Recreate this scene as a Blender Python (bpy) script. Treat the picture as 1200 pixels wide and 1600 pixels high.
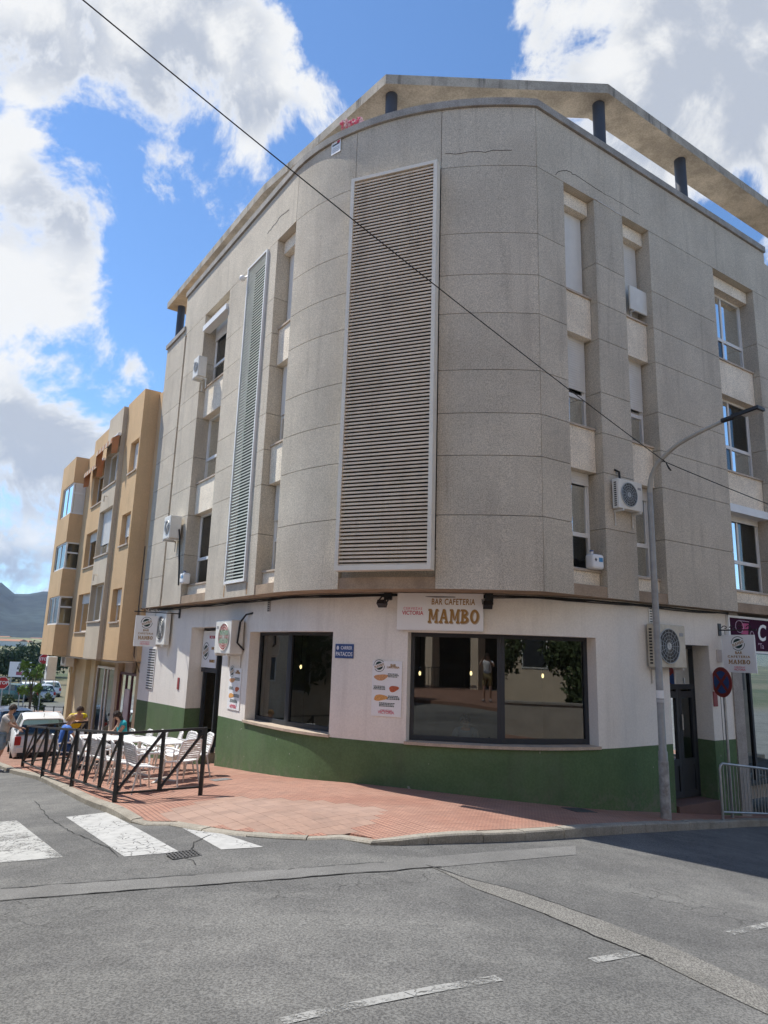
import bpy, bmesh, math, random
from mathutils import Vector, Matrix
random.seed(7)
for o_ in list(bpy.data.objects): bpy.data.objects.remove(o_)
S = bpy.context.scene
COL = S.collection
R_ = math.radians

# ------------------------------------------------------------------ camera
F_PX, PITCH, ROLL = 1065.0, R_(11.69), R_(1.746)      # focal length in px of a 1600 px high frame
cam_d = bpy.data.cameras.new('camera'); cam = bpy.data.objects.new('camera', cam_d); COL.objects.link(cam)
cam_d.sensor_fit = 'VERTICAL'; cam_d.sensor_height = 34.6; cam_d.lens = 34.6 * F_PX / 1600
cam_d.clip_start = 0.05; cam_d.clip_end = 9000
cam.matrix_world = Matrix.Rotation(R_(90) + PITCH, 4, 'X') @ Matrix.Rotation(ROLL, 4, 'Z')
S.camera = cam
cy_ = S.cycles; cy_.max_bounces = 6; cy_.diffuse_bounces = 3; cy_.glossy_bounces = 3; cy_.transmission_bounces = 3; cy_.transparent_max_bounces = 8; cy_.volume_bounces = 0; cy_.caustics_reflective = False; cy_.caustics_refractive = False
S.render.resolution_x, S.render.resolution_y = 768, 1024

# ------------------------------------------------------------------ light
SUN_TH, SUN_EL = R_(26), R_(57)         # shadows run along (cos, -sin) of SUN_TH
to_sun = Vector((-math.cos(SUN_TH) * math.cos(SUN_EL), math.sin(SUN_TH) * math.cos(SUN_EL), math.sin(SUN_EL)))
sl = bpy.data.lights.new('sun', 'SUN'); sl.energy = 2.78; sl.angle = R_(0.55); sl.color = (1.0, 0.955, 0.88)
sun = bpy.data.objects.new('sun', sl); COL.objects.link(sun); sun.location = to_sun * 60
sun.rotation_euler = (-to_sun).to_track_quat('-Z', 'Y').to_euler()
vs = S.view_settings
vs.view_transform = 'Standard'; vs.look = 'None'; vs.gamma = 1.0; vs.use_curve_mapping = False; vs.exposure = 1.13

W = bpy.data.worlds.new('World'); S.world = W; W.use_nodes = True
nt = W.node_tree; nt.nodes.clear()
def N(t, tree=None, **kw):
    n = (tree or nt).nodes.new(t)
    for k, v in kw.items(): setattr(n, k, v)
    return n
def LK(a, b, tree=None): (tree or nt).links.new(a, b)
def mth(op, a, b=None, c=None, tree=None, clamp=False):
    t = tree or nt; n = t.nodes.new('ShaderNodeMath'); n.operation = op; n.use_clamp = clamp
    for i, v in enumerate((a, b, c)):
        if v is None: continue
        if isinstance(v, (int, float)): n.inputs[i].default_value = v
        else: t.links.new(v, n.inputs[i])
    return n.outputs[0]
def ss(x, lo, hi, tree=None):
    t = tree or nt; n = t.nodes.new('ShaderNodeMapRange'); n.interpolation_type = 'SMOOTHSTEP'
    n.inputs['From Min'].default_value = lo; n.inputs['From Max'].default_value = hi
    t.links.new(x, n.inputs['Value']); return n.outputs['Result']
def mixc(f, a, b, tree=None, mode='MIX'):
    t = tree or nt; n = t.nodes.new('ShaderNodeMix'); n.data_type = 'RGBA'; n.blend_type = mode
    for i, v in ((0, f), (6, a), (7, b)):
        if isinstance(v, (int, float)): n.inputs[i].default_value = v
        elif isinstance(v, tuple): n.inputs[i].default_value = (*v, 1) if len(v) == 3 else v
        else: t.links.new(v, n.inputs[i])
    return n.outputs[2]
def noise(vec, scale, detail=4, rough=.55, dist=0, tree=None, ndim='3D'):
    t = tree or nt; n = t.nodes.new('ShaderNodeTexNoise'); n.noise_dimensions = ndim
    n.inputs['Scale'].default_value = scale; n.inputs['Detail'].default_value = detail
    n.inputs['Roughness'].default_value = rough; n.inputs['Distortion'].default_value = dist
    if vec is not None: t.links.new(vec, n.inputs['Vector'])
    return n.outputs['Fac']

def ray(px, py):
    """unit-depth view direction through a point of the 1200 x 1600 photograph"""
    u0, v0 = px - 600, py - 800
    cr, sr = math.cos(ROLL), math.sin(ROLL)
    u = cr * u0 + sr * v0; v = -sr * u0 + cr * v0
    c, s = math.cos(PITCH), math.sin(PITCH)
    return Vector((u / F_PX, c + s * v / F_PX, s - c * v / F_PX))

sky = N('ShaderNodeTexSky', sky_type='NISHITA'); sky.sun_disc = False
sky.sun_elevation = SUN_EL; sky.sun_rotation = math.atan2(to_sun.x, to_sun.y)
sky.altitude = 100; sky.air_density = 1.0; sky.dust_density = 0.05; sky.ozone_density = 3.0
tc = N('ShaderNodeTexCoord')
nrm = N('ShaderNodeVectorMath', operation='NORMALIZE'); LK(tc.outputs['Generated'], nrm.inputs[0])
sep = N('ShaderNodeSeparateXYZ'); LK(nrm.outputs[0], sep.inputs[0])
zz = mth('ADD', mth('MAXIMUM', sep.outputs[2], 0.0), 0.16)
cx = mth('DIVIDE', sep.outputs[0], zz); cy = mth('DIVIDE', sep.outputs[1], zz)
cv = N('ShaderNodeCombineXYZ'); LK(cx, cv.inputs[0]); LK(cy, cv.inputs[1]); cv.inputs[2].default_value = 3.7
n1 = noise(cv.outputs[0], .9, 4, .55)
off = N('ShaderNodeVectorMath', operation='ADD'); LK(nrm.outputs[0], off.inputs[0]); off.inputs[1].default_value = to_sun * .08
n2 = noise(nrm.outputs[0], 6.5, 9, .66, .3)
n2b = noise(off.outputs[0], 6.5, 2, .62)
cov = mth('ADD', mth('MULTIPLY_ADD', n1, .55, -.275 + .415), mth('MULTIPLY_ADD', n2, 1.3, -.65))
# where the larger cloud banks and the blue gaps stand in the sky (directions)
for px, py, rad, amt in ((30, 60, 15, .15), (330, 110, 8, .14), (40, 370, 8, .15), (430, 120, 5, .10), (60, 800, 13, .24), (190, 570, 4, .15), (120, 480, 4, .07), (270, 270, 3.5, .08),
                         (1000, 60, 15, .26), (1170, 180, 12, .24), (640, 30, 9, -.30), (270, 450, 7, -.30), (220, 340, 5, -.10), (110, 575, 4, -.10), (700, 90, 6, -.16), (170, 620, 3, -.10), (150, 240, 5, -.14), (330, 260, 4, -.10),
                         (1130, 330, 4, -.22), (40, 640, 7, .10), (130, 720, 7, .14), (-600, 500, 30, .12), (2200, 300, 35, .10), (600, -1500, 30, -.1)):
    d = ray(px, py).normalized()
    dp = N('ShaderNodeVectorMath', operation='DOT_PRODUCT'); LK(nrm.outputs[0], dp.inputs[0]); dp.inputs[1].default_value = d
    g = ss(dp.outputs['Value'], math.cos(R_(rad)), math.cos(R_(rad * .15)))
    cov = mth('MULTIPLY_ADD', g, amt, cov)
mask = ss(cov, .465, .64)
dens = ss(cov, .55, .72)
rel = ss(mth('SUBTRACT', n2, n2b), -.11, .10)               # sunlit against shaded side of the billows
body = mixc(rel, (3.0, 3.25, 3.7), (5.35, 5.35, 5.3))
cl = mixc(dens, (5.4, 5.45, 5.5), body)
low = ss(sep.outputs[2], .02, .30)                           # long view through the cloud bank low over the hills
cl = mixc(low, mixc(rel, (2.4, 2.8, 3.5), (5.0, 5.2, 5.5)), cl)
clear = mixc(1.0, sky.outputs[0], (.80, .95, 1.07), mode='MULTIPLY')
skyc = mixc(mth('MULTIPLY', mask, .96), clear, cl)
bg = N('ShaderNodeBackground'); bg.inputs['Strength'].default_value = 0.081
LK(skyc, bg.inputs['Color'])
wo = N('ShaderNodeOutputWorld'); LK(bg.outputs[0], wo.inputs['Surface'])

# ------------------------------------------------------------------ materials
MATS = {}
def M(name, col, rough=.75, var=.12, vs_=2.5, speck=0., ss_=70., bump=0., bs=80., metal=0., spec=.35, streak=0., dirt=None, dirt_amt=.0, emit=0., objvar=0.):
    """one procedural material: mottling at vs_, grain at ss_, relief at bs, vertical streaks, optional dirt colour"""
    if name in MATS: return MATS[name]
    m = bpy.data.materials.new(name); m.use_nodes = True; t = m.node_tree; t.nodes.clear()
    out = t.nodes.new('ShaderNodeOutputMaterial'); b = t.nodes.new('ShaderNodeBsdfPrincipled'); t.links.new(b.outputs[0], out.inputs[0])
    geo = t.nodes.new('ShaderNodeNewGeometry'); pos = geo.outputs['Position']
    a = tuple(c * (1 - var) for c in col); c2 = tuple(min(1, c * (1 + var)) for c in col)
    f = noise(pos, vs_, 3, .6, 0, tree=t)
    cc = mixc(ss(f, .3, .7, t), a, c2, t)
    if speck:
        g = noise(pos, ss_, 1, .7, 0, tree=t)
        cc = mixc(ss(g, .38, .62, t), mixc(1.0, cc, (1 - speck,) * 3, t, 'MULTIPLY'), mixc(1.0, cc, (1 + speck,) * 3, t, 'MULTIPLY'), t)
    if streak:
        mp = t.nodes.new('ShaderNodeMapping'); t.links.new(pos, mp.inputs[0]); mp.inputs['Scale'].default_value = (2.6, 2.6, .22)
        k = noise(mp.outputs[0], 1.6, 4, .65, 0, tree=t)
        cc = mixc(mth('MULTIPLY', ss(k, .50, .72, t), streak, tree=t), cc, tuple(c * .45 for c in (dirt or col)), t)
    if dirt and dirt_amt:
        k = noise(pos, vs_ * .55, 5, .65, 0, tree=t)
        cc = mixc(mth('MULTIPLY', ss(k, .48, .68, t), dirt_amt, tree=t), cc, dirt, t)
    if objvar:
        oi = t.nodes.new('ShaderNodeObjectInfo'); cc = mixc(oi.outputs['Random'], mixc(1., cc, (1 - objvar,) * 3, t, 'MULTIPLY'), mixc(1., cc, (1 + objvar,) * 3, t, 'MULTIPLY'), t)
    t.links.new(cc, b.inputs['Base Color'])
    b.inputs['Roughness'].default_value = rough; b.inputs['Metallic'].default_value = metal
    b.inputs['Specular IOR Level'].default_value = spec
    if emit:
        b.inputs['Emission Color'].default_value = (*col, 1); b.inputs['Emission Strength'].default_value = emit
    if bump:
        bn = t.nodes.new('ShaderNodeBump'); bn.inputs['Strength'].default_value = bump; bn.inputs['Distance'].default_value = .01
        t.links.new(noise(pos, bs, 2, .65, 0, tree=t), bn.inputs['Height']); t.links.new(bn.outputs[0], b.inputs['Normal'])
    MATS[name] = m; return m
def glass(name, tint=(.55, .6, .6), ior=1.6, rough=.0, refl=1.0):
    m = bpy.data.materials.new(name); m.use_nodes = True; t = m.node_tree; t.nodes.clear()
    out = t.nodes.new('ShaderNodeOutputMaterial'); mx = t.nodes.new('ShaderNodeMixShader')
    tr = t.nodes.new('ShaderNodeBsdfTransparent'); tr.inputs[0].default_value = (*tint, 1)
    gl = t.nodes.new('ShaderNodeBsdfGlossy'); gl.inputs['Roughness'].default_value = rough; gl.inputs['Color'].default_value = (refl * .96, refl, refl, 1)
    fr = t.nodes.new('ShaderNodeFresnel'); fr.inputs['IOR'].default_value = ior
    geo = t.nodes.new('ShaderNodeNewGeometry')
    bn = t.nodes.new('ShaderNodeBump'); bn.inputs['Strength'].default_value = .03; bn.inputs['Distance'].default_value = .02
    t.links.new(noise(geo.outputs['Position'], 1.3, 1, .4, tree=t), bn.inputs['Height']); t.links.new(bn.outputs[0], gl.inputs['Normal'])
    t.links.new(fr.outputs[0], mx.inputs[0]); t.links.new(tr.outputs[0], mx.inputs[1]); t.links.new(gl.outputs[0], mx.inputs[2])
    t.links.new(mx.outputs[0], out.inputs[0]); MATS[name] = m; return m

GREY = M('roughcast_grey', (.55, .492, .402), .92, .07, .9, .20, 62, .55, 75, spec=.15, streak=.20, dirt=(.34, .29, .24), dirt_amt=.16, objvar=.045)
BEIGE = M('pebbledash_beige', (.84, .745, .60), .9, .08, 2, .20, 55, .4, 70, spec=.15, streak=.10, dirt=(.45, .36, .27), dirt_amt=.15)
COPING = M('coping_concrete', (.34, .32, .29), .9, .14, 3, .15, 60, .3, 60, spec=.15, streak=.3)
SLABM = M('weathered_concrete', (.45, .40, .325), .92, .22, 1.6, .10, 30, .5, 14, spec=.15, dirt=(.22, .19, .15), dirt_amt=.45)
SLABE = M('weathered_concrete_edge', (.42, .38, .32), .92, .15, 2.5, .1, 40, .3, 30, spec=.15, streak=.75, dirt=(.08, .075, .07), dirt_amt=.25)
WHITEW = M('wall_paint_white', (.84, .805, .735), .8, .04, .8, .03, 30, .14, 40, spec=.25, streak=.12, dirt=(.50, .44, .38), dirt_amt=.22)
GREENW = M('wall_paint_green', (.108, .175, .086), .7, .10, 1.0, .06, 25, .22, 14, spec=.1, streak=.25, dirt=(.17, .20, .14), dirt_amt=.30)
def splash(m):
    t = m.node_tree; b = next(n for n in t.nodes if n.type == 'BSDF_PRINCIPLED'); src = b.inputs['Base Color'].links[0].from_socket
    geo = t.nodes.new('ShaderNodeNewGeometry'); sx = t.nodes.new('ShaderNodeSeparateXYZ'); t.links.new(geo.outputs['Position'], sx.inputs[0])
    n = noise(geo.outputs['Position'], 4.5, 6, .7, tree=t); n2_ = noise(geo.outputs['Position'], 22, 3, .7, tree=t)
    f = mth('MULTIPLY', ss(mth('ADD', mth('MULTIPLY', n, .7, tree=t), mth('MULTIPLY', n2_, .3, tree=t), tree=t), .46, .62, t), mth('SUBTRACT', 1.0, ss(sx.outputs[2], -2.62, -2.05, t), tree=t), tree=t)
    c = mixc(mth('MULTIPLY', f, .55, tree=t), src, (.22, .20, .165), t)
    chip = ss(noise(geo.outputs['Position'], 9, 2, .5, tree=t), .755, .775, t)
    t.links.new(mixc(mth('MULTIPLY', chip, .6, tree=t), c, (.45, .44, .40), t), b.inputs['Base Color'])
splash(GREENW)
PVC = M('window_pvc_white', (.80, .80, .78), .4, .03, 3)
SHUT = M('shutter_white', (.76, .75, .71), .5, .04, 3, streak=.08)
LOUV = M('louvre_enamel_cream', (.80, .655, .49), .5, .06, 2, streak=.25, dirt=(.45, .33, .2), dirt_amt=.18)
LOUVW = M('louvre_frame_white', (.82, .76, .65), .45, .04, 2, dirt=(.5, .38, .25), dirt_amt=.10)
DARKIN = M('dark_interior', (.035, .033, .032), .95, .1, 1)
DARKGRN = M('dark_slot_green', (.045, .055, .048), .95, .1, 2)
DARKSLOT = M('dark_slot', (.05, .045, .04), .95, .1, 2)
ALU = M('frame_anthracite', (.042, .047, .054), .5, .06, 2, spec=.3)
STEEL = M('galvanised_steel', (.42, .43, .43), .48, .12, 6, metal=.75, dirt=(.25, .24, .22), dirt_amt=.25)
BLACKM = M('black_paint_metal', (.018, .018, .02), .42, .1, 4, spec=.5)
DKCOL = M('column_slate_paint', (.055, .062, .078), .5, .08, 3)
STONE = M('sill_stone', (.50, .41, .32), .6, .1, 4, .08, 40, streak=.1)
ORANGE = M('render_ochre', (.62, .43, .245), .9, .06, .8, .06, 40, .25, 40, spec=.15, streak=.14, dirt=(.42, .30, .19), dirt_amt=.22)
ORBEIGE = M('render_beige', (.56, .48, .37), .9, .06, .8, .06, 40, .25, 40, spec=.15, streak=.14)
OCHREY = M('render_yellow', (.62, .50, .32), .9, .06, .8, .06, 40, .2, 40, spec=.15)
ACW = M('ac_casing', (.74, .73, .68), .5, .04, 4, streak=.12, dirt=(.5, .42, .3), dirt_amt=.15)
ACD = M('ac_grille_dark', (.06, .058, .055), .6, .1, 8)
SIGNW = M('sign_white', (.86, .87, .87), .35, .015, 2)
GOLD = M('lettering_gold', (.36, .20, .055), .5, .1, 12)
DGREEN = M('lettering_dark_green', (.025, .06, .05), .5, .05, 8)
REDL = M('lettering_red', (.55, .06, .10), .5, .05, 8)
PINKL = M('lettering_pink', (.72, .22, .28), .5, .05, 8)
BLUEP = M('plate_blue', (.05, .10, .26), .3, .08, 6, spec=.5)
PURPLE = M('sign_purple', (.05, .006, .028), .7, .04, 2, spec=.1); ACOLD = M('ac_casing_old', (.60, .55, .44), .55, .08, 4, streak=.2, dirt=(.35, .27, .18), dirt_amt=.3)
CABLE = M('cable_black', (.02, .02, .02), .6, .1, 6)
GLASSB = glass('shop_glass', (.50, .56, .56), 2.05)
GLASSU = glass('window_glass', (.62, .68, .70), 2.0)
GLASSC = glass('car_glass', (.30, .36, .36), 1.7)
CURT = M('curtain_cloth', (.50, .44, .33), .9, .12, 5)
WHITEP = M('plastic_white', (.80, .80, .79), .38, .02, 4)
SKIN = M('skin', (.50, .30, .21), .55, .08, 20)
KERB = M('kerb_stone', (.31, .285, .24), .9, .14, 3, .12, 45, .4, 40, spec=.15, dirt=(.24, .21, .17), dirt_amt=.35)
IRON = M('cast_iron', (.10, .10, .10), .6, .15, 10, metal=.4)

def road_mat():
    m = bpy.data.materials.new('asphalt'); m.use_nodes = True; t = m.node_tree; b = t.nodes['Principled BSDF']
    geo = t.nodes.new('ShaderNodeNewGeometry'); pos = geo.outputs['Position']
    base = mixc(ss(noise(pos, .35, 6, .6, .4, tree=t), .35, .65, t), (.138, .137, .134), (.172, .170, .165), t)
    base = mixc(ss(noise(pos, 2.2, 6, .65, .2, tree=t), .42, .62, t), mixc(1., base, (.90, .90, .90), t, 'MULTIPLY'), mixc(1., base, (1.07, 1.07, 1.06), t, 'MULTIPLY'), t)
    rm = t.nodes.new('ShaderNodeMapping'); rm.inputs['Rotation'].default_value = (0, 0, -math.atan2(.5494, .8356)); rm.inputs['Scale'].default_value = (.06, 1.0, 1.0); t.links.new(pos, rm.inputs[0])
    base = mixc(ss(noise(rm.outputs[0], .9, 4, .55, .1, tree=t), .40, .62, t), mixc(1., base, (.88, .88, .885), t, 'MULTIPLY'), mixc(1., base, (1.08, 1.08, 1.07), t, 'MULTIPLY'), t)
    gr = noise(pos, 58, 3, .8, tree=t)
    base = mixc(ss(gr, .36, .64, t), mixc(1., base, (.58, .58, .58), t, 'MULTIPLY'), mixc(1., base, (1.36, 1.36, 1.34), t, 'MULTIPLY'), t)
    # fine crack net, only in worn patches
    wv = t.nodes.new('ShaderNodeVectorMath'); wv.operation = 'ADD'; t.links.new(pos, wv.inputs[0])
    nn = t.nodes.new('ShaderNodeTexNoise'); nn.inputs['Scale'].default_value = 3.5; nn.inputs['Detail'].default_value = 4; t.links.new(pos, nn.inputs['Vector'])
    sc = t.nodes.new('ShaderNodeVectorMath'); sc.operation = 'SCALE'; sc.inputs['Scale'].default_value = .35; t.links.new(nn.outputs['Color'], sc.inputs[0]); t.links.new(sc.outputs[0], wv.inputs[1])
    vo = t.nodes.new('ShaderNodeTexVoronoi'); vo.feature = 'DISTANCE_TO_EDGE'; vo.inputs['Scale'].default_value = 3.2; t.links.new(wv.outputs[0], vo.inputs['Vector'])
    vo2 = t.nodes.new('ShaderNodeTexVoronoi'); vo2.feature = 'DISTANCE_TO_EDGE'; vo2.inputs['Scale'].default_value = .42; t.links.new(wv.outputs[0], vo2.inputs['Vector'])
    sx = t.nodes.new('ShaderNodeSeparateXYZ'); t.links.new(pos, sx.inputs[0])
    # worn bands beside the concrete channel and at the crossing
    dist = mth('ABSOLUTE', mth('SUBTRACT', sx.outputs[1], mth('MULTIPLY_ADD', sx.outputs[0], .2, 6.75, tree=t), tree=t), tree=t)
    band = mth('SUBTRACT', 1.0, ss(dist, .2, .9, t), tree=t)
    patch = mth('MULTIPLY', ss(noise(pos, .8, 4, .6, .3, tree=t), .46, .60, t), mth('MULTIPLY_ADD', band, .85, .15, tree=t), tree=t)
    cr = mth('MULTIPLY', mth('SUBTRACT', 1.0, ss(vo.outputs['Distance'], .004, .03, t), tree=t), patch, tree=t)
    cr2 = mth('MULTIPLY', mth('SUBTRACT', 1.0, ss(vo2.outputs['Distance'], .002, .010, t), tree=t), mth('MULTIPLY', ss(noise(pos, .5, 3, .6, tree=t), .56, .70, t), .35, tree=t), tree=t)
    crk = mth('MAXIMUM', cr, cr2, tree=t)
    base = mixc(mth('MULTIPLY', crk, .6, tree=t), base, (.035, .034, .032), t)
    spot = ss(noise(pos, 1.7, 2, .4, .0, tree=t), .765, .80, t)
    base = mixc(mth('MULTIPLY', spot, .55, tree=t), base, (.05, .05, .05), t)
    far = ss(mth('MULTIPLY_ADD', sx.outputs[0], -.35, sx.outputs[1], tree=t), 62, 80, t)
    gr2 = mixc(ss(noise(pos, .02, 7, .65, .5, tree=t), .4, .6, t), (.16, .14, .085), (.06, .085, .035), t)
    base = mixc(far, base, gr2, t)
    t.links.new(base, b.inputs['Base Color']); b.inputs['Roughness'].default_value = .88; b.inputs['Specular IOR Level'].default_value = .2
    bn = t.nodes.new('ShaderNodeBump'); bn.inputs['Strength'].default_value = .5; bn.inputs['Distance'].default_value = .008
    h = mth('SUBTRACT', noise(pos, 110, 3, .7, tree=t), mth('MULTIPLY', crk, 1.5, tree=t), tree=t)
    t.links.new(h, bn.inputs['Height']); t.links.new(bn.outputs[0], b.inputs['Normal'])
    return m
ROAD = road_mat()
def paint_mat(name, wear, col=(.46, .46, .445), under=(.17, .168, .162)):
    m = bpy.data.materials.new(name); m.use_nodes = True; t = m.node_tree; b = t.nodes['Principled BSDF']
    geo = t.nodes.new('ShaderNodeNewGeometry'); pos = geo.outputs['Position']
    k = mth('ADD', mth('MULTIPLY', noise(pos, 2.0, 6, .7, .3, tree=t), .6, tree=t), mth('MULTIPLY', noise(pos, 38, 4, .75, tree=t), .4, tree=t), tree=t)
    wv = t.nodes.new('ShaderNodeVectorMath'); wv.operation = 'ADD'; t.links.new(pos, wv.inputs[0])
    nn = t.nodes.new('ShaderNodeTexNoise'); nn.inputs['Scale'].default_value = 5; nn.inputs['Detail'].default_value = 3; t.links.new(pos, nn.inputs['Vector'])
    sc = t.nodes.new('ShaderNodeVectorMath'); sc.operation = 'SCALE'; sc.inputs['Scale'].default_value = .2; t.links.new(nn.outputs['Color'], sc.inputs[0]); t.links.new(sc.outputs[0], wv.inputs[1])
    vo = t.nodes.new('ShaderNodeTexVoronoi'); vo.feature = 'DISTANCE_TO_EDGE'; vo.inputs['Scale'].default_value = 6.5; t.links.new(wv.outputs[0], vo.inputs['Vector'])
    cr = mth('MULTIPLY', mth('SUBTRACT', 1.0, ss(vo.outputs['Distance'], .006, .05, t), tree=t), ss(noise(pos, 1.3, 3, .6, tree=t), .40, .58, t), tree=t)
    f = mth('MAXIMUM', ss(k, wear, wear + .13, t), mth('MULTIPLY', cr, .75, tree=t), tree=t)
    t.links.new(mixc(ss(noise(pos, 7, 5, .6, tree=t), .3, .7, t), tuple(x * .86 for x in col), col, t), b.inputs['Base Color']); b.inputs['Roughness'].default_value = .75; b.inputs['Specular IOR Level'].default_value = .2
    tr = t.nodes.new('ShaderNodeBsdfTransparent'); mx_ = t.nodes.new('ShaderNodeMixShader'); t.links.new(f, mx_.inputs[0]); t.links.new(b.outputs[0], mx_.inputs[1]); t.links.new(tr.outputs[0], mx_.inputs[2])
    t.links.new(mx_.outputs[0], next(n for n in t.nodes if n.type == 'OUTPUT_MATERIAL').inputs['Surface'])
    return m
PAINT = paint_mat('road_paint', .56)
PAINTW = paint_mat('road_paint_worn', .49, (.44, .44, .42)); PAINTF = paint_mat('road_paint_faded', .46, (.36, .36, .345))
PATCH = M('concrete_channel', (.176, .174, .167), .9, .12, 1.5, .22, 90, .4, 100, spec=.15, dirt=(.14, .137, .13), dirt_amt=.4)
PATCH2 = M('trench_patch', (.186, .180, .165), .92, .14, 1.3, .38, 75, .6, 90, spec=.15, dirt=(.16, .155, .145), dirt_amt=.35)
SEAM = M('asphalt_seam', (.03, .03, .03), .9, .2, 4)
def tile_mat(name, a, b2, size, ribs=False):
    m = bpy.data.materials.new(name); m.use_nodes = True; t = m.node_tree; b = t.nodes['Principled BSDF']
    geo = t.nodes.new('ShaderNodeNewGeometry'); pos = geo.outputs['Position']
    # tile axes: cells of 20 cm that coincide with the laid tiles
    ax, ay = .8356 * 2.733 + .5494 * 11.475 + .07 - .1, -.5494 * 2.733 + .8356 * 11.475 - .1
    mp = t.nodes.new('ShaderNodeMapping'); mp.inputs['Rotation'].default_value = (0, 0, -math.atan2(.5494, .8356)); mp.inputs['Location'].default_value = (-ax + 20, -ay + 20, 0); t.links.new(pos, mp.inputs[0])
    wn = t.nodes.new('ShaderNodeTexWhiteNoise'); wn.noise_dimensions = '3D'
    sn = t.nodes.new('ShaderNodeVectorMath'); sn.operation = 'SNAP'; sn.inputs[1].default_value = (.2, .2, 10); t.links.new(mp.outputs[0], sn.inputs[0]); t.links.new(sn.outputs[0], wn.inputs['Vector'])
    base = mixc(ss(noise(pos, .7, 5, .6, .3, tree=t), .35, .65, t), a, b2, t)
    base = mixc(wn.outputs['Value'], mixc(1., base, (.92, .92, .92), t, 'MULTIPLY'), mixc(1., base, (1.08, 1.07, 1.05), t, 'MULTIPLY'), t)
    base = mixc(mth('MULTIPLY', ss(noise(pos, 3, 8, .7, .3, tree=t), .5, .68, t), .3, tree=t), base, (.20, .15, .12), t)
    # cast relief of each tile: small squares (or ribs)
    sx = t.nodes.new('ShaderNodeSeparateXYZ'); t.links.new(mp.outputs[0], sx.inputs[0])
    fx = mth('PINGPONG', sx.outputs[0], size / 2, tree=t); fy = mth('PINGPONG', sx.outputs[1], size / 2, tree=t)
    gx = mth('SUBTRACT', 1.0, ss(fx, .004, .012, t), tree=t); gy = mth('SUBTRACT', 1.0, ss(fy, .005, .014, t), tree=t)
    gg = gy if ribs else mth('MAXIMUM', gx, gy, tree=t)
    base = mixc(mth('MULTIPLY', gg, .62, tree=t), base, (.12, .08, .065), t)
    t.links.new(base, b.inputs['Base Color']); b.inputs['Roughness'].default_value = .85; b.inputs['Specular IOR Level'].default_value = .2
    bn = t.nodes.new('ShaderNodeBump'); bn.inputs['Strength'].default_value = .7; bn.inputs['Distance'].default_value = .006
    t.links.new(mth('SUBTRACT', mth('MULTIPLY', noise(pos, 90, 3, .6, tree=t), .25, tree=t), gg, tree=t), bn.inputs['Height']); t.links.new(bn.outputs[0], b.inputs['Normal'])
    return m
TILER = tile_mat('tile_red', (.405, .21, .155), (.46, .265, .20), .0667)
TILEB = tile_mat('tile_buff_ribbed', (.41, .275, .215), (.45, .315, .255), .05, True)
MORTAR = M('mortar_red', (.26, .15, .11), .95, .15, 3, .2, 60, .3, 60)

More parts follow.
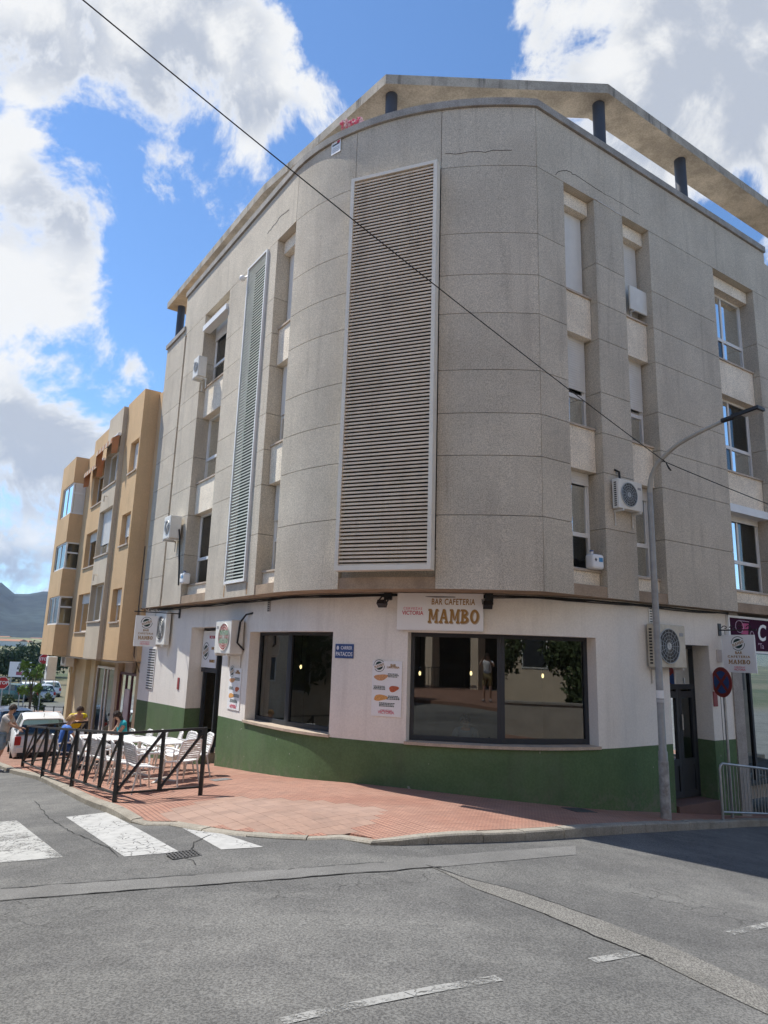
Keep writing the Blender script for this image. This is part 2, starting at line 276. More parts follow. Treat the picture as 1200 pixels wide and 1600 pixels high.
# ------------------------------------------------------------------ mesh helpers
class MB:
    def __init__(s): s.v = []; s.f = []; s.m = []
    def add(s, vs, fs, mi=0):
        k = len(s.v); s.v += [tuple(v) for v in vs]; s.f += [tuple(i + k for i in f) for f in fs]; s.m += [mi] * len(fs); return s
    def hexa(s, p, mi=0):        # p: 4 bottom then 4 top
        return s.add(p, [(3, 2, 1, 0), (4, 5, 6, 7), (0, 1, 5, 4), (1, 2, 6, 5), (2, 3, 7, 6), (3, 0, 4, 7)], mi)
    def box(s, x0, x1, y0, y1, z0, z1, mi=0):
        return s.hexa([(x0, y0, z0), (x1, y0, z0), (x1, y1, z0), (x0, y1, z0), (x0, y0, z1), (x1, y0, z1), (x1, y1, z1), (x0, y1, z1)], mi)
    def fbox(s, F, u0, u1, o0, o1, z0, z1, mi=0):
        return s.hexa([F(u0, o0, z0), F(u1, o0, z0), F(u1, o1, z0), F(u0, o1, z0), F(u0, o0, z1), F(u1, o0, z1), F(u1, o1, z1), F(u0, o1, z1)], mi)
    def tube(s, pts, r, n=8, mi=0, cap=True):
        pts = [Vector(p) for p in pts]; rs = r if isinstance(r, (list, tuple)) else [r] * len(pts)
        k = len(s.v); prev = None
        for i, p in enumerate(pts):
            d = (pts[min(i + 1, len(pts) - 1)] - pts[max(i - 1, 0)]).normalized()
            a = prev - d * prev.dot(d) if prev is not None else d.orthogonal()
            if a.length < 1e-6: a = d.orthogonal()
            a.normalize(); prev = a; b = d.cross(a)
            for j in range(n):
                t = 2 * math.pi * j / n; s.v.append(tuple(p + (a * math.cos(t) + b * math.sin(t)) * rs[i]))
        for i in range(len(pts) - 1):
            for j in range(n):
                q = k + i * n; s.f.append((q + j, q + (j + 1) % n, q + n + (j + 1) % n, q + n + j)); s.m.append(mi)
        if cap:
            s.f.append(tuple(k + j for j in reversed(range(n)))); s.m.append(mi)
            e = k + (len(pts) - 1) * n; s.f.append(tuple(e + j for j in range(n))); s.m.append(mi)
        return s
    def bar(s, a, b, w, h, mi=0, up=(0, 0, 1)):
        a, b = Vector(a), Vector(b); d = (b - a).normalized(); x = d.cross(Vector(up))
        if x.length < 1e-4: x = d.cross(Vector((1, 0, 0)))
        x.normalize(); y = x.cross(d); x *= w / 2; y *= h / 2
        return s.hexa([a - x - y, a + x - y, a + x + y, a - x + y, b - x - y, b + x - y, b + x + y, b - x + y], mi)
    def disc(s, c, nrm, r, n=24, th=.0, mi=0, ry=None):
        c = Vector(c); d = Vector(nrm).normalized(); a = Vector((0, 0, 1)).cross(d)
        a = a.normalized() if a.length > 1e-4 else Vector((1, 0, 0)); b = d.cross(a)
        k = len(s.v); ry = ry or r
        for off in ((th, 0) if th else (0,)):
            for j in range(n):
                t = 2 * math.pi * j / n; s.v.append(tuple(c + d * off + a * math.cos(t) * r + b * math.sin(t) * ry))
        s.f.append(tuple(k + j for j in range(n))); s.m.append(mi)
        if th:
            for j in range(n): s.f.append((k + j, k + n + j, k + n + (j + 1) % n, k + (j + 1) % n)); s.m.append(mi)
            s.f.append(tuple(k + n + j for j in reversed(range(n)))); s.m.append(mi)
        return s
    def ball(s, c, r, nu=12, nv=8, mi=0, sq=(1, 1, 1)):
        k = len(s.v)
        for i in range(nv + 1):
            ph = math.pi * i / nv
            for j in range(nu):
                t = 2 * math.pi * j / nu
                s.v.append((c[0] + r * sq[0] * math.sin(ph) * math.cos(t), c[1] + r * sq[1] * math.sin(ph) * math.sin(t), c[2] + r * sq[2] * math.cos(ph)))
        for i in range(nv):
            for j in range(nu): s.f.append((k + i * nu + j, k + (i + 1) * nu + j, k + (i + 1) * nu + (j + 1) % nu, k + i * nu + (j + 1) % nu)); s.m.append(mi)
        return s
    def prism(s, pts, z0, z1, mi=0):
        n = len(pts); k = len(s.v)
        s.v += [(p[0], p[1], z0) for p in pts] + [(p[0], p[1], z1) for p in pts]
        s.f += [tuple(k + j for j in reversed(range(n))), tuple(k + n + j for j in range(n))] + [(k + j, k + (j + 1) % n, k + n + (j + 1) % n, k + n + j) for j in range(n)]
        s.m += [mi] * (n + 2); return s
    def mesh(s, name, mats, smooth=False, fix=True, weld=False):
        me = bpy.data.meshes.new(name); me.from_pydata(s.v, [], s.f)
        for m in (mats if isinstance(mats, (list, tuple)) else [mats]): me.materials.append(m)
        me.polygons.foreach_set('material_index', s.m)
        if fix or weld:
            bm = bmesh.new(); bm.from_mesh(me)
            if weld: bmesh.ops.remove_doubles(bm, verts=bm.verts, dist=1e-4)
            if fix: bmesh.ops.recalc_face_normals(bm, faces=bm.faces)
            bm.to_mesh(me); bm.free()
        if smooth: me.polygons.foreach_set('use_smooth', [True] * len(me.polygons))
        me.update(); return me
def link(name, me, parent=None):
    o = bpy.data.objects.new(name, me); COL.objects.link(o)
    if parent is not None:
        o.parent = parent; o.matrix_parent_inverse = Matrix.Translation(-parent.location) if parent.type == 'EMPTY' and not parent.get('_local') else Matrix()
    return o
def obj(name, mb, mat, parent=None, smooth=False, bevel=0, weld=False, fix=True):
    o = link(name, mb.mesh(name, mat, smooth, fix, weld), parent)
    if smooth and bevel == 0:
        md = o.modifiers.new('es', 'EDGE_SPLIT'); md.split_angle = R_(38)
    if bevel:
        md = o.modifiers.new('bv', 'BEVEL'); md.width = bevel; md.segments = 2; md.limit_method = 'ANGLE'
    return o
def tag(o, label=None, cat=None, group=None, kind=None):
    if label: o['label'] = label
    if cat: o['category'] = cat
    if group: o['group'] = group
    if kind: o['kind'] = kind
    return o
def empty(name, loc=(0, 0, 0), label=None, cat=None, group=None, rz=None):
    """thing root; with rz the children are given in the thing's own axes, otherwise in world axes"""
    o = bpy.data.objects.new(name, None); COL.objects.link(o); o.location = loc; o.empty_display_size = .2
    if rz is not None: o.rotation_euler = (0, 0, rz); o['_local'] = 1
    return tag(o, label, cat, group)
def copy_tree(o, parent=None):
    c = o.copy(); COL.objects.link(c); c.parent = parent
    for ch in list(o.children): copy_tree(ch, c)
    return c
def text(body, F3, size, mat, parent, name='lettering', bold=.0, shear=0., align='CENTER', depth=.002, sx=1.0, spacing=1.0, fit=0.):
    """lettering as a thin mesh; F3 is a matrix whose XY plane carries the text"""
    cu = bpy.data.curves.new('t', 'FONT'); cu.body = body; cu.size = size; cu.align_x = align; cu.align_y = 'CENTER'
    cu.offset = bold * size; cu.shear = shear; cu.extrude = depth; cu.resolution_u = 3; cu.space_character = spacing
    to = bpy.data.objects.new('t', cu); COL.objects.link(to)
    dg = bpy.context.evaluated_depsgraph_get(); me = bpy.data.meshes.new_from_object(to.evaluated_get(dg))
    bpy.data.objects.remove(to); bpy.data.curves.remove(cu)
    if fit:
        xs = [v.co.x for v in me.vertices]; sx = fit / (max(xs) - min(xs)); me.transform(Matrix.Translation((-(max(xs) + min(xs)) / 2, 0, 0)))
    me.transform(F3 @ Matrix.Diagonal((sx, 1, 1, 1))); me.materials.clear(); me.materials.append(mat); me.name = name
    return link(name, me, parent)
def plane_mx(c, right, up=(0, 0, 1)):
    x = Vector(right).normalized(); y = Vector(up); y = (y - x * y.dot(x)).normalized(); z = x.cross(y)
    m = Matrix.Identity(4)
    for i, a in enumerate((x, y, z)): m.col[i][:3] = a
    m.translation = Vector(c); return m
def on(mx, *pts): return [mx @ Vector((p[0], p[1], p[2] if len(p) > 2 else 0)) for p in pts]

# ------------------------------------------------------------------ site frames: right-hand and left-hand street fronts
DL = Vector((-.5728, .8197, 0)); NL = Vector((.8197, .5728, 0)); PL = Vector((-3.70, 15.666, 0))
DR = Vector((.8356, .5494, 0)); NR = Vector((-.5494, .8356, 0)); PR = Vector((2.733, 11.475, 0))
class Fr:
    def __init__(s, p, d, n): s.p, s.d, s.n = p, d, n
    def __call__(s, u, o, z): q = s.p + s.d * u + s.n * o; return Vector((q.x, q.y, z))
    def at(s, px, py, o=0):        # -> (u, z) of the point seen at px,py on the vertical plane at offset o
        d = ray(px, py); q = s.p + s.n * o; t = q.dot(s.n) / d.dot(s.n); w = d * t; return (w - s.p).dot(s.d), w.z
    def ato(s, px, py, u):         # -> (o, z) on the vertical plane across the front at u
        d = ray(px, py); q = s.p + s.d * u; t = q.dot(s.d) / d.dot(s.d); w = d * t; return (w - s.p).dot(s.n), w.z
FL = Fr(PL, DL, NL); FR = Fr(PR, DR, NR)
def atz(px, py, z): d = ray(px, py); return d * (z / d.z)
def aty(px, py, y): d = ray(px, py); return d * (y / d.y)
def G(x, y):
    ye = y if y < 25 else 25 + 26 * (1 - math.exp(-(y - 25) / 26))
    if y < 0: ye = max(y, -6)
    a = math.sqrt(x * x + 4) - 2; a = a if a < 9 else 9 + 4 * (1 - math.exp(-(a - 9) / 4))
    xp = min(math.log1p(math.exp(min(x * 2, 40))) / 2, 8)
    return -1.73 - .05 * ye - .085 * a - .028 * xp
def gnd(px, py, lift=0.):
    d = ray(px, py); lo, hi = 1., 400.
    for _ in range(50):
        m = (lo + hi) / 2; p = d * m
        if p.z > G(p.x, p.y) + lift: lo = m
        else: hi = m
    return d * lo

# ------------------------------------------------------------------ ground sheet
def axis(lo, hi, step, far):
    a = []; x = lo
    while x < hi + 1e-6: a.append(x); x += step
    s = step; x = a[-1]
    while x < far: s *= 1.35; x += s; a.append(x)
    s = step; x = a[0]; b = []
    while x > -far: s *= 1.35; x -= s; b.append(x)
    return b[::-1] + a
gx, gy = axis(-16, 14, .4, 2500), axis(-8, 30, .4, 2500)
mb = MB(); nx = len(gx)
mb.v = [(x, y, G(x, y)) for y in gy for x in gx]
mb.f = [(j * nx + i, j * nx + i + 1, (j + 1) * nx + i + 1, (j + 1) * nx + i) for j in range(len(gy) - 1) for i in range(nx - 1)]; mb.m = [0] * len(mb.f)
tag(obj('road', mb, ROAD, smooth=False, fix=False), 'grey worn asphalt road at the street corner', 'road', kind='structure')
def drape(pts, lift, nu=8, nv=8):
    """quad patch (4 plan corners) laid on the ground"""
    a, b, c, d = [Vector((p[0], p[1])) for p in pts]; mb = MB(); 
    for j in range(nv + 1):
        for i in range(nu + 1):
            u, v = i / nu, j / nv; p = (a * (1 - u) + b * u) * (1 - v) + (d * (1 - u) + c * u) * v
            mb.v.append((p.x, p.y, Gm(p.x, p.y) + lift))
    mb.f = [(j * (nu + 1) + i, j * (nu + 1) + i + 1, (j + 1) * (nu + 1) + i + 1, (j + 1) * (nu + 1) + i) for j in range(nv) for i in range(nu)]; mb.m = [0] * len(mb.f)
    return mb
def Gm(x, y):
    """height of the road mesh itself (bilinear in its .4 m cells)"""
    i = math.floor((x + 16) / .4); j = math.floor((y + 8) / .4); x0, y0 = -16 + i * .4, -8 + j * .4
    u, v = (x - x0) / .4, (y - y0) / .4
    return (G(x0, y0) * (1 - u) + G(x0 + .4, y0) * u) * (1 - v) + (G(x0, y0 + .4) * (1 - u) + G(x0 + .4, y0 + .4) * u) * v
def g2(px, py): p = gnd(px, py); return (p.x, p.y)
ROADO = bpy.data.objects['road']
for q, m in ((((103, 1277), (168, 1269.5), (281, 1332), (194, 1339)), PAINT), (((280, 1291.5), (313, 1292.5), (411, 1324), (346, 1328)), PAINT), (((-75, 1290), (26, 1282.5), (99, 1340), (-40, 1352)), PAINTW),
             (((-260, 1310), (-180, 1296), (-130, 1352), (-240, 1368)), PAINTW)):
    obj('zebra_stripe', drape([g2(*p) for p in q], .005), m, ROADO)
for a, b in (((440, 1597), (780, 1529)), ((925, 1502), (1012, 1487)), ((1140, 1459), (1300, 1424))):
    a, b = Vector(g2(*a)), Vector(g2(*b)); d = (b - a).normalized(); n = Vector((-d.y, d.x)) * .042
    obj('lane_dash', drape([a - n, b - n, b + n, a + n], .005, 10, 2), PAINTF, ROADO)
# concrete runoff channel, trench patch and their dark seams
def strip(name, pu, pd, mat, lift=.004):
    mb = MB()
    for a, b in zip(pu, pd):
        a, b = Vector(a), Vector(b)
        for k in range(4): p = a.lerp(b, k / 3); mb.v.append((p.x, p.y, Gm(p.x, p.y) + lift))
    n = len(pu); mb.f = [(i * 4 + k, i * 4 + k + 1, i * 4 + k + 5, i * 4 + k + 4) for i in range(n - 1) for k in range(3)]; mb.m = [0] * len(mb.f)
    return obj(name, mb, mat, ROADO)
def densify(pts, step=.25):
    out = [Vector(pts[0])]
    for a, b in zip(pts, pts[1:]):
        a, b = Vector(a), Vector(b); n = max(1, int((b - a).length / step))
        out += [a.lerp(b, (k + 1) / n) for k in range(n)]
    return out
def two(pu, pd, n=40):
    def rs(p, n):
        p = [Vector(q) for q in p]; L = [0]
        for a, b in zip(p, p[1:]): L.append(L[-1] + (b - a).length)
        o = []
        for k in range(n + 1):
            s = L[-1] * k / n; i = min(max(0, next((j for j in range(len(L)) if L[j] >= s), len(L) - 1) - 1), len(p) - 2)
            o.append(p[i].lerp(p[i + 1], (s - L[i]) / max(1e-6, L[i + 1] - L[i])))
        return o
    return rs(pu, n), rs(pd, n)
cu = [g2(*p) for p in ((-40, 1393), (0, 1390), (150, 1378), (305, 1368), (450, 1359), (600, 1348), (690, 1338), (800, 1329), (900, 1322))]
cd = [g2(*p) for p in ((-40, 1412), (0, 1408), (150, 1396), (300, 1385), (450, 1374), (600, 1362), (690, 1355), (800, 1345), (900, 1336))]
strip('concrete_channel', *two(cu, cd, 60), PATCH)
tu = [g2(*p) for p in ((665, 1352), (720, 1370), (820, 1395), (930, 1435), (1050, 1480), (1120, 1512), (1260, 1575))]
td = [g2(*p) for p in ((690, 1362), (740, 1388), (850, 1428), (930, 1463), (1020, 1500), (1090, 1535), (1240, 1605))]
strip('trench_patch', *two(tu, td, 40), PATCH2, .006)
def seam(pts, w, name='asphalt_seam', mat=SEAM, lift=.008):
    p = [Vector(q) for q in densify(pts, .12)]; a = []; b = []
    for i, q in enumerate(p):
        d = (p[min(i + 1, len(p) - 1)] - p[max(0, i - 1)]).normalized(); n = Vector((-d.y, d.x))
        j = random.uniform(-.015, .015); ww = w * random.uniform(.25, 1.2)
        a.append(q + n * (j + ww)); b.append(q + n * (j - ww))
    strip(name, a, b, mat, lift)
seam(cd[1:7], .011); seam(cu[1:4], .009); seam(cu[4:6], .008); seam(tu[:4], .012); seam(td[2:5], .008)
seam([g2(*p) for p in ((55, 1252), (75, 1278), (110, 1300), (170, 1325), (185, 1340))], .006)
seam([g2(*p) for p in ((303, 1352), (300, 1345), (282, 1338))], .006); seam([g2(*p) for p in ((298, 1328), (303, 1317), (330, 1305))], .009)
# drain grate
gc = gnd(287, 1337); gm = MB()
dx, dy = DR * .15, NR * .12
for k in range(9):
    a = gc - dx + dx * (2 * k / 8); gm.bar((a - dy) + Vector((0, 0, .012)), (a + dy) + Vector((0, 0, .012)), .018, .012)
for k in range(5):
    a = gc - dy + dy * (2 * k / 4); gm.bar((a - dx) + Vector((0, 0, .011)), (a + dx) + Vector((0, 0, .011)), .016, .012)
gm2 = MB(); gm2.hexa([gc - dx - dy, gc + dx - dy, gc + dx + dy, gc - dx + dy] + [q + Vector((0, 0, .006)) for q in (gc - dx - dy, gc + dx - dy, gc + dx + dy, gc - dx + dy)])
gr = empty('drain_grate', gc, 'small rusty iron drain grate beside the zebra crossing', 'drain'); obj('grid', gm, IRON, gr); obj('pit', gm2, SEAM, gr)

# ------------------------------------------------------------------ plan of the ground-floor wall
def crom(pts, n=8):
    out = []
    for i in range(len(pts) - 1):
        p0, p1, p2, p3 = [Vector(pts[min(max(k, 0), len(pts) - 1)]) for k in (i - 1, i, i + 1, i + 2)]
        for k in range(n):
            t = k / n; out.append(.5 * (2 * p1 + (p2 - p0) * t + (2 * p0 - 5 * p1 + 4 * p2 - p3) * t * t + (3 * p1 - p0 - 3 * p2 + p3) * t ** 3))
    return out + [Vector(pts[-1])]
OL, OR = .5, .25
ctl = [FL(u, o, 0).to_2d() for u, o in ((6.12, .14), (5.2, .22), (4, .34), (2.8, .43), (2, .47), (.5, OL), (-.7, OL), (-1.5, OL))] + [(-1.83, 13.98), (-1.28, 13.44), (-.66, 13.03), (0, 12.72), (.65, 12.47), (1.35, 12.30), (2.1, 12.23), (2.85, 12.28), (3.55, 12.46)] + [FR(u, OR, 0).to_2d() for u in (2.0, 3.0, 4.4, 5.9)]
WP = crom(ctl, 10)
WS = [0.]
for a, b in zip(WP, WP[1:]): WS.append(WS[-1] + (b - a).length)
def wat(s, off=0.):      # point of the wall line at arc length s, moved off metres inwards
    s = min(max(s, 0), WS[-1]); lo, hi = 0, len(WS) - 1
    while hi - lo > 1:
        m = (lo + hi) // 2
        if WS[m] <= s: lo = m
        else: hi = m
    t = (s - WS[lo]) / max(1e-9, WS[hi] - WS[lo]); p = WP[lo].lerp(WP[hi], t)
    d = (WP[min(hi + 1, len(WP) - 1)] - WP[max(lo - 1, 0)]).normalized(); n = Vector((-d.y, d.x)); return p + n * off, n, d
def wpx(px, py):         # arc length and height of the wall point seen at px,py
    d = ray(px, py); best = None
    for i in range(len(WP) - 1):
        a, b = WP[i], WP[i + 1]; e = b - a; den = d.x * e.y - d.y * e.x
        if abs(den) < 1e-9: continue
        t = (a.x * e.y - a.y * e.x) / den; k = (a.x * d.y - a.y * d.x) / den
        if -.001 <= k <= 1.001 and t > 0 and (best is None or t < best[0]): best = (t, WS[i] + k * e.length)
    return best[1], d.z * best[0]

# ------------------------------------------------------------------ pavement
KPX = [(12, 1199), (25, 1203), (60, 1211), (85, 1222), (110, 1234), (135, 1246), (165, 1257), (190, 1267), (220, 1276), (260, 1286), (300, 1293), (350, 1300), (400, 1304.5), (450, 1308), (500, 1309), (545, 1308), (590, 1306), (640, 1304.5), (700, 1303), (790, 1301), (880, 1297), (1000, 1290), (1120, 1285), (1200, 1282)]
def liftk(x, y):         # kerb height: dropped at the crossing
    p = Vector((x, y)); d = 99
    for a, b in zip(DROP, DROP[1:]):
        e = b - a; k = min(1, max(0, (p - a).dot(e) / e.length_squared)); d = min(d, (p - a - e * k).length)
    t = min(1, max(0, (d - .1) / 1.5)); t = t * t * (3 - 2 * t)
    return .022 + (.073 + .035 * min(1, max(0, x / 3))) * t
DROP = [Vector((-2.9, 9.6)), Vector((-2.3, 9.0)), Vector((-1.7, 8.7)), Vector((-1.1, 8.55)), Vector((-.6, 8.5))]
KC = [gnd(px, py, .03 if 230 < px < 560 else .11).to_2d() for px, py in KPX]
e0 = KC[0]; KC = [e0 + DL.to_2d() * k for k in (10, 6, 3)] + KC + [KC[-1] + DR.to_2d() * k for k in (2, 5, 9)]
KC = crom(KC, 6)
KS = [0.]
for a, b in zip(KC, KC[1:]): KS.append(KS[-1] + (b - a).length)
def kat(s):
    s = min(max(s, 0), KS[-1]); i = max(0, min(len(KS) - 2, next((j for j in range(len(KS)) if KS[j] >= s), 1) - 1))
    t = (s - KS[i]) / max(1e-9, KS[i + 1] - KS[i]); p = KC[i].lerp(KC[i + 1], t)
    d = (KC[min(i + 2, len(KC) - 1)] - KC[max(i - 1, 0)]).normalized(); return p, Vector((-d.y, d.x)), d
def PZ(x, y): return G(x, y) + liftk(x, y)
inner = [FL(u, .3, 0).to_2d() for u in (22, 16, 12, 8)] + [p + Vector((0, .0)) for p in WP[::4]] + [FR(u, .4, 0).to_2d() for u in (6.5, 9, 13)]
KW = .15
pav = MB(); NSEG, NR_ = 120, 14
il = [0.]
for a, b in zip(inner, inner[1:]): il.append(il[-1] + (b - a).length)
def iat(t):
    s = il[-1] * t; i = max(0, min(len(il) - 2, next((j for j in range(len(il)) if il[j] >= s), 1) - 1)); k = (s - il[i]) / max(1e-9, il[i + 1] - il[i])
    return inner[i].lerp(inner[i + 1], k)
for i in range(NSEG + 1):
    p, n, d = kat(KS[-1] * i / NSEG); p = p + n * (KW * .9)
    # nearest inner point, monotone enough for these two nested curves
    q = min(inner_d, key=lambda w: (w - p).length) if 'inner_d' in globals() else None
    if q is None:
        inner_d = [iat(k / 400) for k in range(401)]; q = min(inner_d, key=lambda w: (w - p).length)
    q = q + (q - p).normalized() * .3
    for k in range(NR_ + 1):
        w = p.lerp(q, k / NR_); pav.v.append((w.x, w.y, PZ(w.x, w.y) - .022))
pav.f = [(i * (NR_ + 1) + k, (i + 1) * (NR_ + 1) + k, (i + 1) * (NR_ + 1) + k + 1, i * (NR_ + 1) + k + 1) for i in range(NSEG) for k in range(NR_)]; pav.m = [0] * len(pav.f)
PAV = tag(obj('pavement', pav, MORTAR, fix=False), 'red tiled pavement in front of the corner bar', 'pavement', kind='structure')
s = 0.; 
while s < KS[-1] - .3:
    L_ = random.uniform(.72, .9); km = MB(); jz = random.uniform(-.006, .006)
    a0, a1 = s + .006, min(s + L_ - .006, KS[-1]); bot = []; top = []
    for ss_ in (a0, (a0 + a1) / 2, a1):
        p, n, d = kat(ss_)
        for off, ch in ((0, .0), (.02, .0), (KW, .0)):
            w = p + n * off; z = G(w.x, w.y); bot.append((w.x, w.y, z - .12)); top.append((w.x, w.y, z + liftk(w.x, w.y) + jz - (.018 if off == 0 else 0)))
    b0 = len(bot); km.v = bot + top
    for i in range(2):
        for k in range(2): km.f.append((b0 + i * 3 + k, b0 + i * 3 + k + 1, b0 + i * 3 + k + 4, b0 + i * 3 + k + 3))
        km.f.append((i * 3, i * 3 + 3, b0 + i * 3 + 3, b0 + i * 3)); km.f.append((i * 3 + 2, i * 3 + 5, b0 + i * 3 + 5, b0 + i * 3 + 2))
    for i in (0, 6): km.f += [(i, i + 1, b0 + i + 1, b0 + i), (i + 1, i + 2, b0 + i + 2, b0 + i + 1)]
    km.m = [0] * len(km.f); obj('kerb_stone', km, KERB, PAV); s += L_
# tiles: 20 cm, laid parallel to the main street front
def inpoly(p, poly):
    c = False; j = len(poly) - 1
    for i in range(len(poly)):
        if (poly[i].y > p.y) != (poly[j].y > p.y) and p.x < (poly[j].x - poly[i].x) * (p.y - poly[i].y) / (poly[j].y - poly[i].y) + poly[i].x: c = not c
        j = i
    return c
kin = [kat(KS[-1] * i / 240) for i in range(241)]; poly = [p + n * KW for p, n, d in kin] + [q for q in reversed([iat(k / 160) + NL.to_2d() * 0 for k in range(161)])]
TS = .2; tiles = []; edge_t = []
tact = [gnd(*p, .03).to_2d() for p in ((345, 1252), (470, 1257), (612, 1272), (550, 1304), (420, 1300), (300, 1288), (250, 1276), (300, 1262))]
dR2, nR2 = DR.to_2d(), NR.to_2d(); hT = TS / 2 - .0015; CQ = ((-1, -1), (1, -1), (1, 1), (-1, 1))
for i in range(-60, 70):
    for j in range(-45, 70):
        c = PR.to_2d() + dR2 * (i * TS + .07) + nR2 * (j * TS)
        if c.y < 5 or c.y > 34 or c.length > 34: continue
        q = [c + dR2 * (a * hT) + nR2 * (b * hT) for a, b in CQ]; k = sum(inpoly(w, poly) for w in q)
        if k == 4: tiles.append(c)
        elif k or inpoly(c, poly):
            kp = min(kin, key=lambda w: (w[0] - c).length_squared)
            if (kp[0] - c).length < .6:          # cut tile against the back of the kerb
                o_ = kp[0] + kp[1] * (KW + .004); out_ = []
                for a, b in zip(q, q[1:] + q[:1]):
                    da, db = (a - o_).dot(kp[1]), (b - o_).dot(kp[1])
                    if da >= 0: out_.append(a)
                    if (da >= 0) != (db >= 0): out_.append(a.lerp(b, da / (da - db)))
                if len(out_) > 2: edge_t.append(out_)
            else: tiles.append(c)
tm = MB().box(-hT, hT, -hT, hT, -.03, 0).mesh('tile', TILER); tm2 = tm.copy(); tm2.materials[0] = TILEB
def vis(c):
    x = c.x / c.y
    return -.6 < x < .62
tiles.sort(key=lambda c: (not vis(c), c.length)); rest = {0: MB(), 1: MB()}
for k, c in enumerate(tiles):
    tac = inpoly(c, tact)
    if k < 300:
        z = PZ(c.x, c.y) + random.uniform(-.0005, .0005); e = .1
        gxn = (PZ(c.x + e, c.y) - PZ(c.x - e, c.y)) / (2 * e); gyn = (PZ(c.x, c.y + e) - PZ(c.x, c.y - e)) / (2 * e)
        up = Vector((-gxn, -gyn, 1)).normalized(); mx = plane_mx((c.x, c.y, z), DR - up * DR.dot(up), NR - up * NR.dot(up))
        o = link('tile', tm2 if tac else tm, PAV); o.matrix_local = mx
    else: edge_t.append([c + dR2 * (a * hT) + nR2 * (b * hT) for a, b in CQ])
for q in edge_t:
    c = sum(q, Vector((0, 0))) / len(q); n_ = len(q); j_ = random.uniform(-.0005, .0005)
    rest[int(inpoly(c, tact))].add([(w.x, w.y, PZ(w.x, w.y) - .03) for w in q] + [(w.x, w.y, PZ(w.x, w.y) + j_) for w in q], [tuple(range(n_, 2 * n_))] + [(a, (a + 1) % n_, n_ + (a + 1) % n_, n_ + a) for a in range(n_)])
for k, m in ((0, TILER), (1, TILEB)):
    if rest[k].v: tag(obj('tile_field', rest[k], m, PAV, fix=True), kind='stuff')
for k, (px, py, w, h, lab) in enumerate(((345, 1217, .34, .34, 'small square cover plate in the sunlit pavement near the bar door'), (905, 1268, .5, .34, 'dark iron cover in the shaded pavement below the big window'))):
    c = gnd(px, py, .11); mb = MB(); q = [c + DR * a * w / 2 + NR * b * h / 2 for a, b in ((-1, -1), (1, -1), (1, 1), (-1, 1))]
    q = [Vector((a.x, a.y, PZ(a.x, a.y))) for a in q]; mb.hexa([a - Vector((0, 0, .02)) for a in q] + [a + Vector((0, 0, .007)) for a in q])
    tag(obj('manhole_cover', mb, M('cover_grey', (.17, .17, .17), .7, .2, 12, .2, 60) if k == 0 else IRON), lab, 'manhole')

# ------------------------------------------------------------------ corner building
BLD = empty('corner_building', (2.5, 16, -2.5), 'four storey grey roughcast corner building with a curved front and white and green ground floor', 'building')
JZ = [1.093, 2.381, 3.452, 4.237, 5.058, 6.17, 6.952, 7.81, 9.252, 10.57]
GAP = .0055; DEP = .45
LP = Vector((-2.123, 13.412)); arc = [LP, Vector((-1.52, 12.78)), Vector((-.787, 12.269)), Vector((.04, 11.88)), Vector((.906, 11.623)), Vector((1.82, 11.49)), Vector((2.733, 11.475))]
pre = LP + Vector((.5728, -.8197)) * -.9; AR = crom([pre] + arc + [Vector((3.65, 11.55))], 6)[6:-6]
def arcseg(i0, i1):          # control indices 0 L, 2 K, 4 A, 6 B
    return AR[i0 * 6:i1 * 6 + 1]
def curved(pts, z0, z1, o0, o1, g=0.):
    mb = MB(); n = len(pts); A = []; Bq = []
    for i, p in enumerate(pts):
        d = (pts[min(i + 1, n - 1)] - pts[max(i - 1, 0)]).normalized(); nn = Vector((-d.y, d.x))
        q = p + (d * g if i == 0 else -d * g if i == n - 1 else Vector((0, 0))); A.append(q + nn * o0); Bq.append(q + nn * o1)
    poly_ = A + Bq[::-1]; k = 2 * n
    mb.v = [(p.x, p.y, z0) for p in poly_] + [(p.x, p.y, z1) for p in poly_]
    for i in range(n - 1):
        a, b, c, d_ = i, i + 1, k - 2 - i, k - 1 - i
        mb.f += [(a, b, k + b, k + a), (d_, c, b, a), (k + a, k + b, k + c, k + d_), (c, d_, k + d_, k + c)]
    mb.f += [(0, k - 1, 2 * k - 1, k), (n - 1, n, k + n, k + n - 1)]; mb.m = [0] * len(mb.f); return mb
def panel(F, u0, u1, z0, z1, dep=DEP):
    obj('facade_panel', MB().fbox(F, u0 + GAP, u1 - GAP, 0, dep, z0 + GAP, z1 - GAP), GREY, BLD)
uC, uD, uE, uF, uG, uH, uZ = .747, 1.641, 2.548, 3.442, 5.911, 7.673, 8.41
uL, uM, uN, uO, uQ, uRr, uS0, uS1, uT = -2.753, -1.862, -1.427, -.304, .9255, 2.6676, 4.22, 4.36, 6.08
for k in range(8):
    z0, z1 = JZ[k], JZ[k + 1]
    for a, b in ((0, uC), (uD, uE), (uF, uG), (uH, uZ)): panel(FR, a, b, z0, z1)
    for a, b in ((uM, uN), (uO, uQ), (uRr, uS0)): panel(FL, a, b, z0, z1)
    obj('facade_panel', curved(arcseg(0, 2), z0 + GAP, z1 - GAP, 0, DEP, GAP), GREY, BLD)
    obj('facade_panel', curved(arcseg(4, 6), z0 + GAP, z1 - GAP, 0, DEP, GAP), GREY, BLD)
obj('louvre_back_wall', MB().fbox(FL, uN + .002, uO - .002, .17, DEP, 1.40, 9.245), GREY, BLD); panel(FL, uN, uO, 1.093, 1.40)
for a, b in ((1.093, 1.95), (1.95, 2.95), (2.95, 3.75), (3.75, 4.65), (4.65, 5.55), (5.55, 6.35), (6.35, 7.1), (7.1, 8.3), (8.3, 9.42)): panel(FL, uS1, uT, a, b)
z0, z1 = JZ[8], JZ[9]
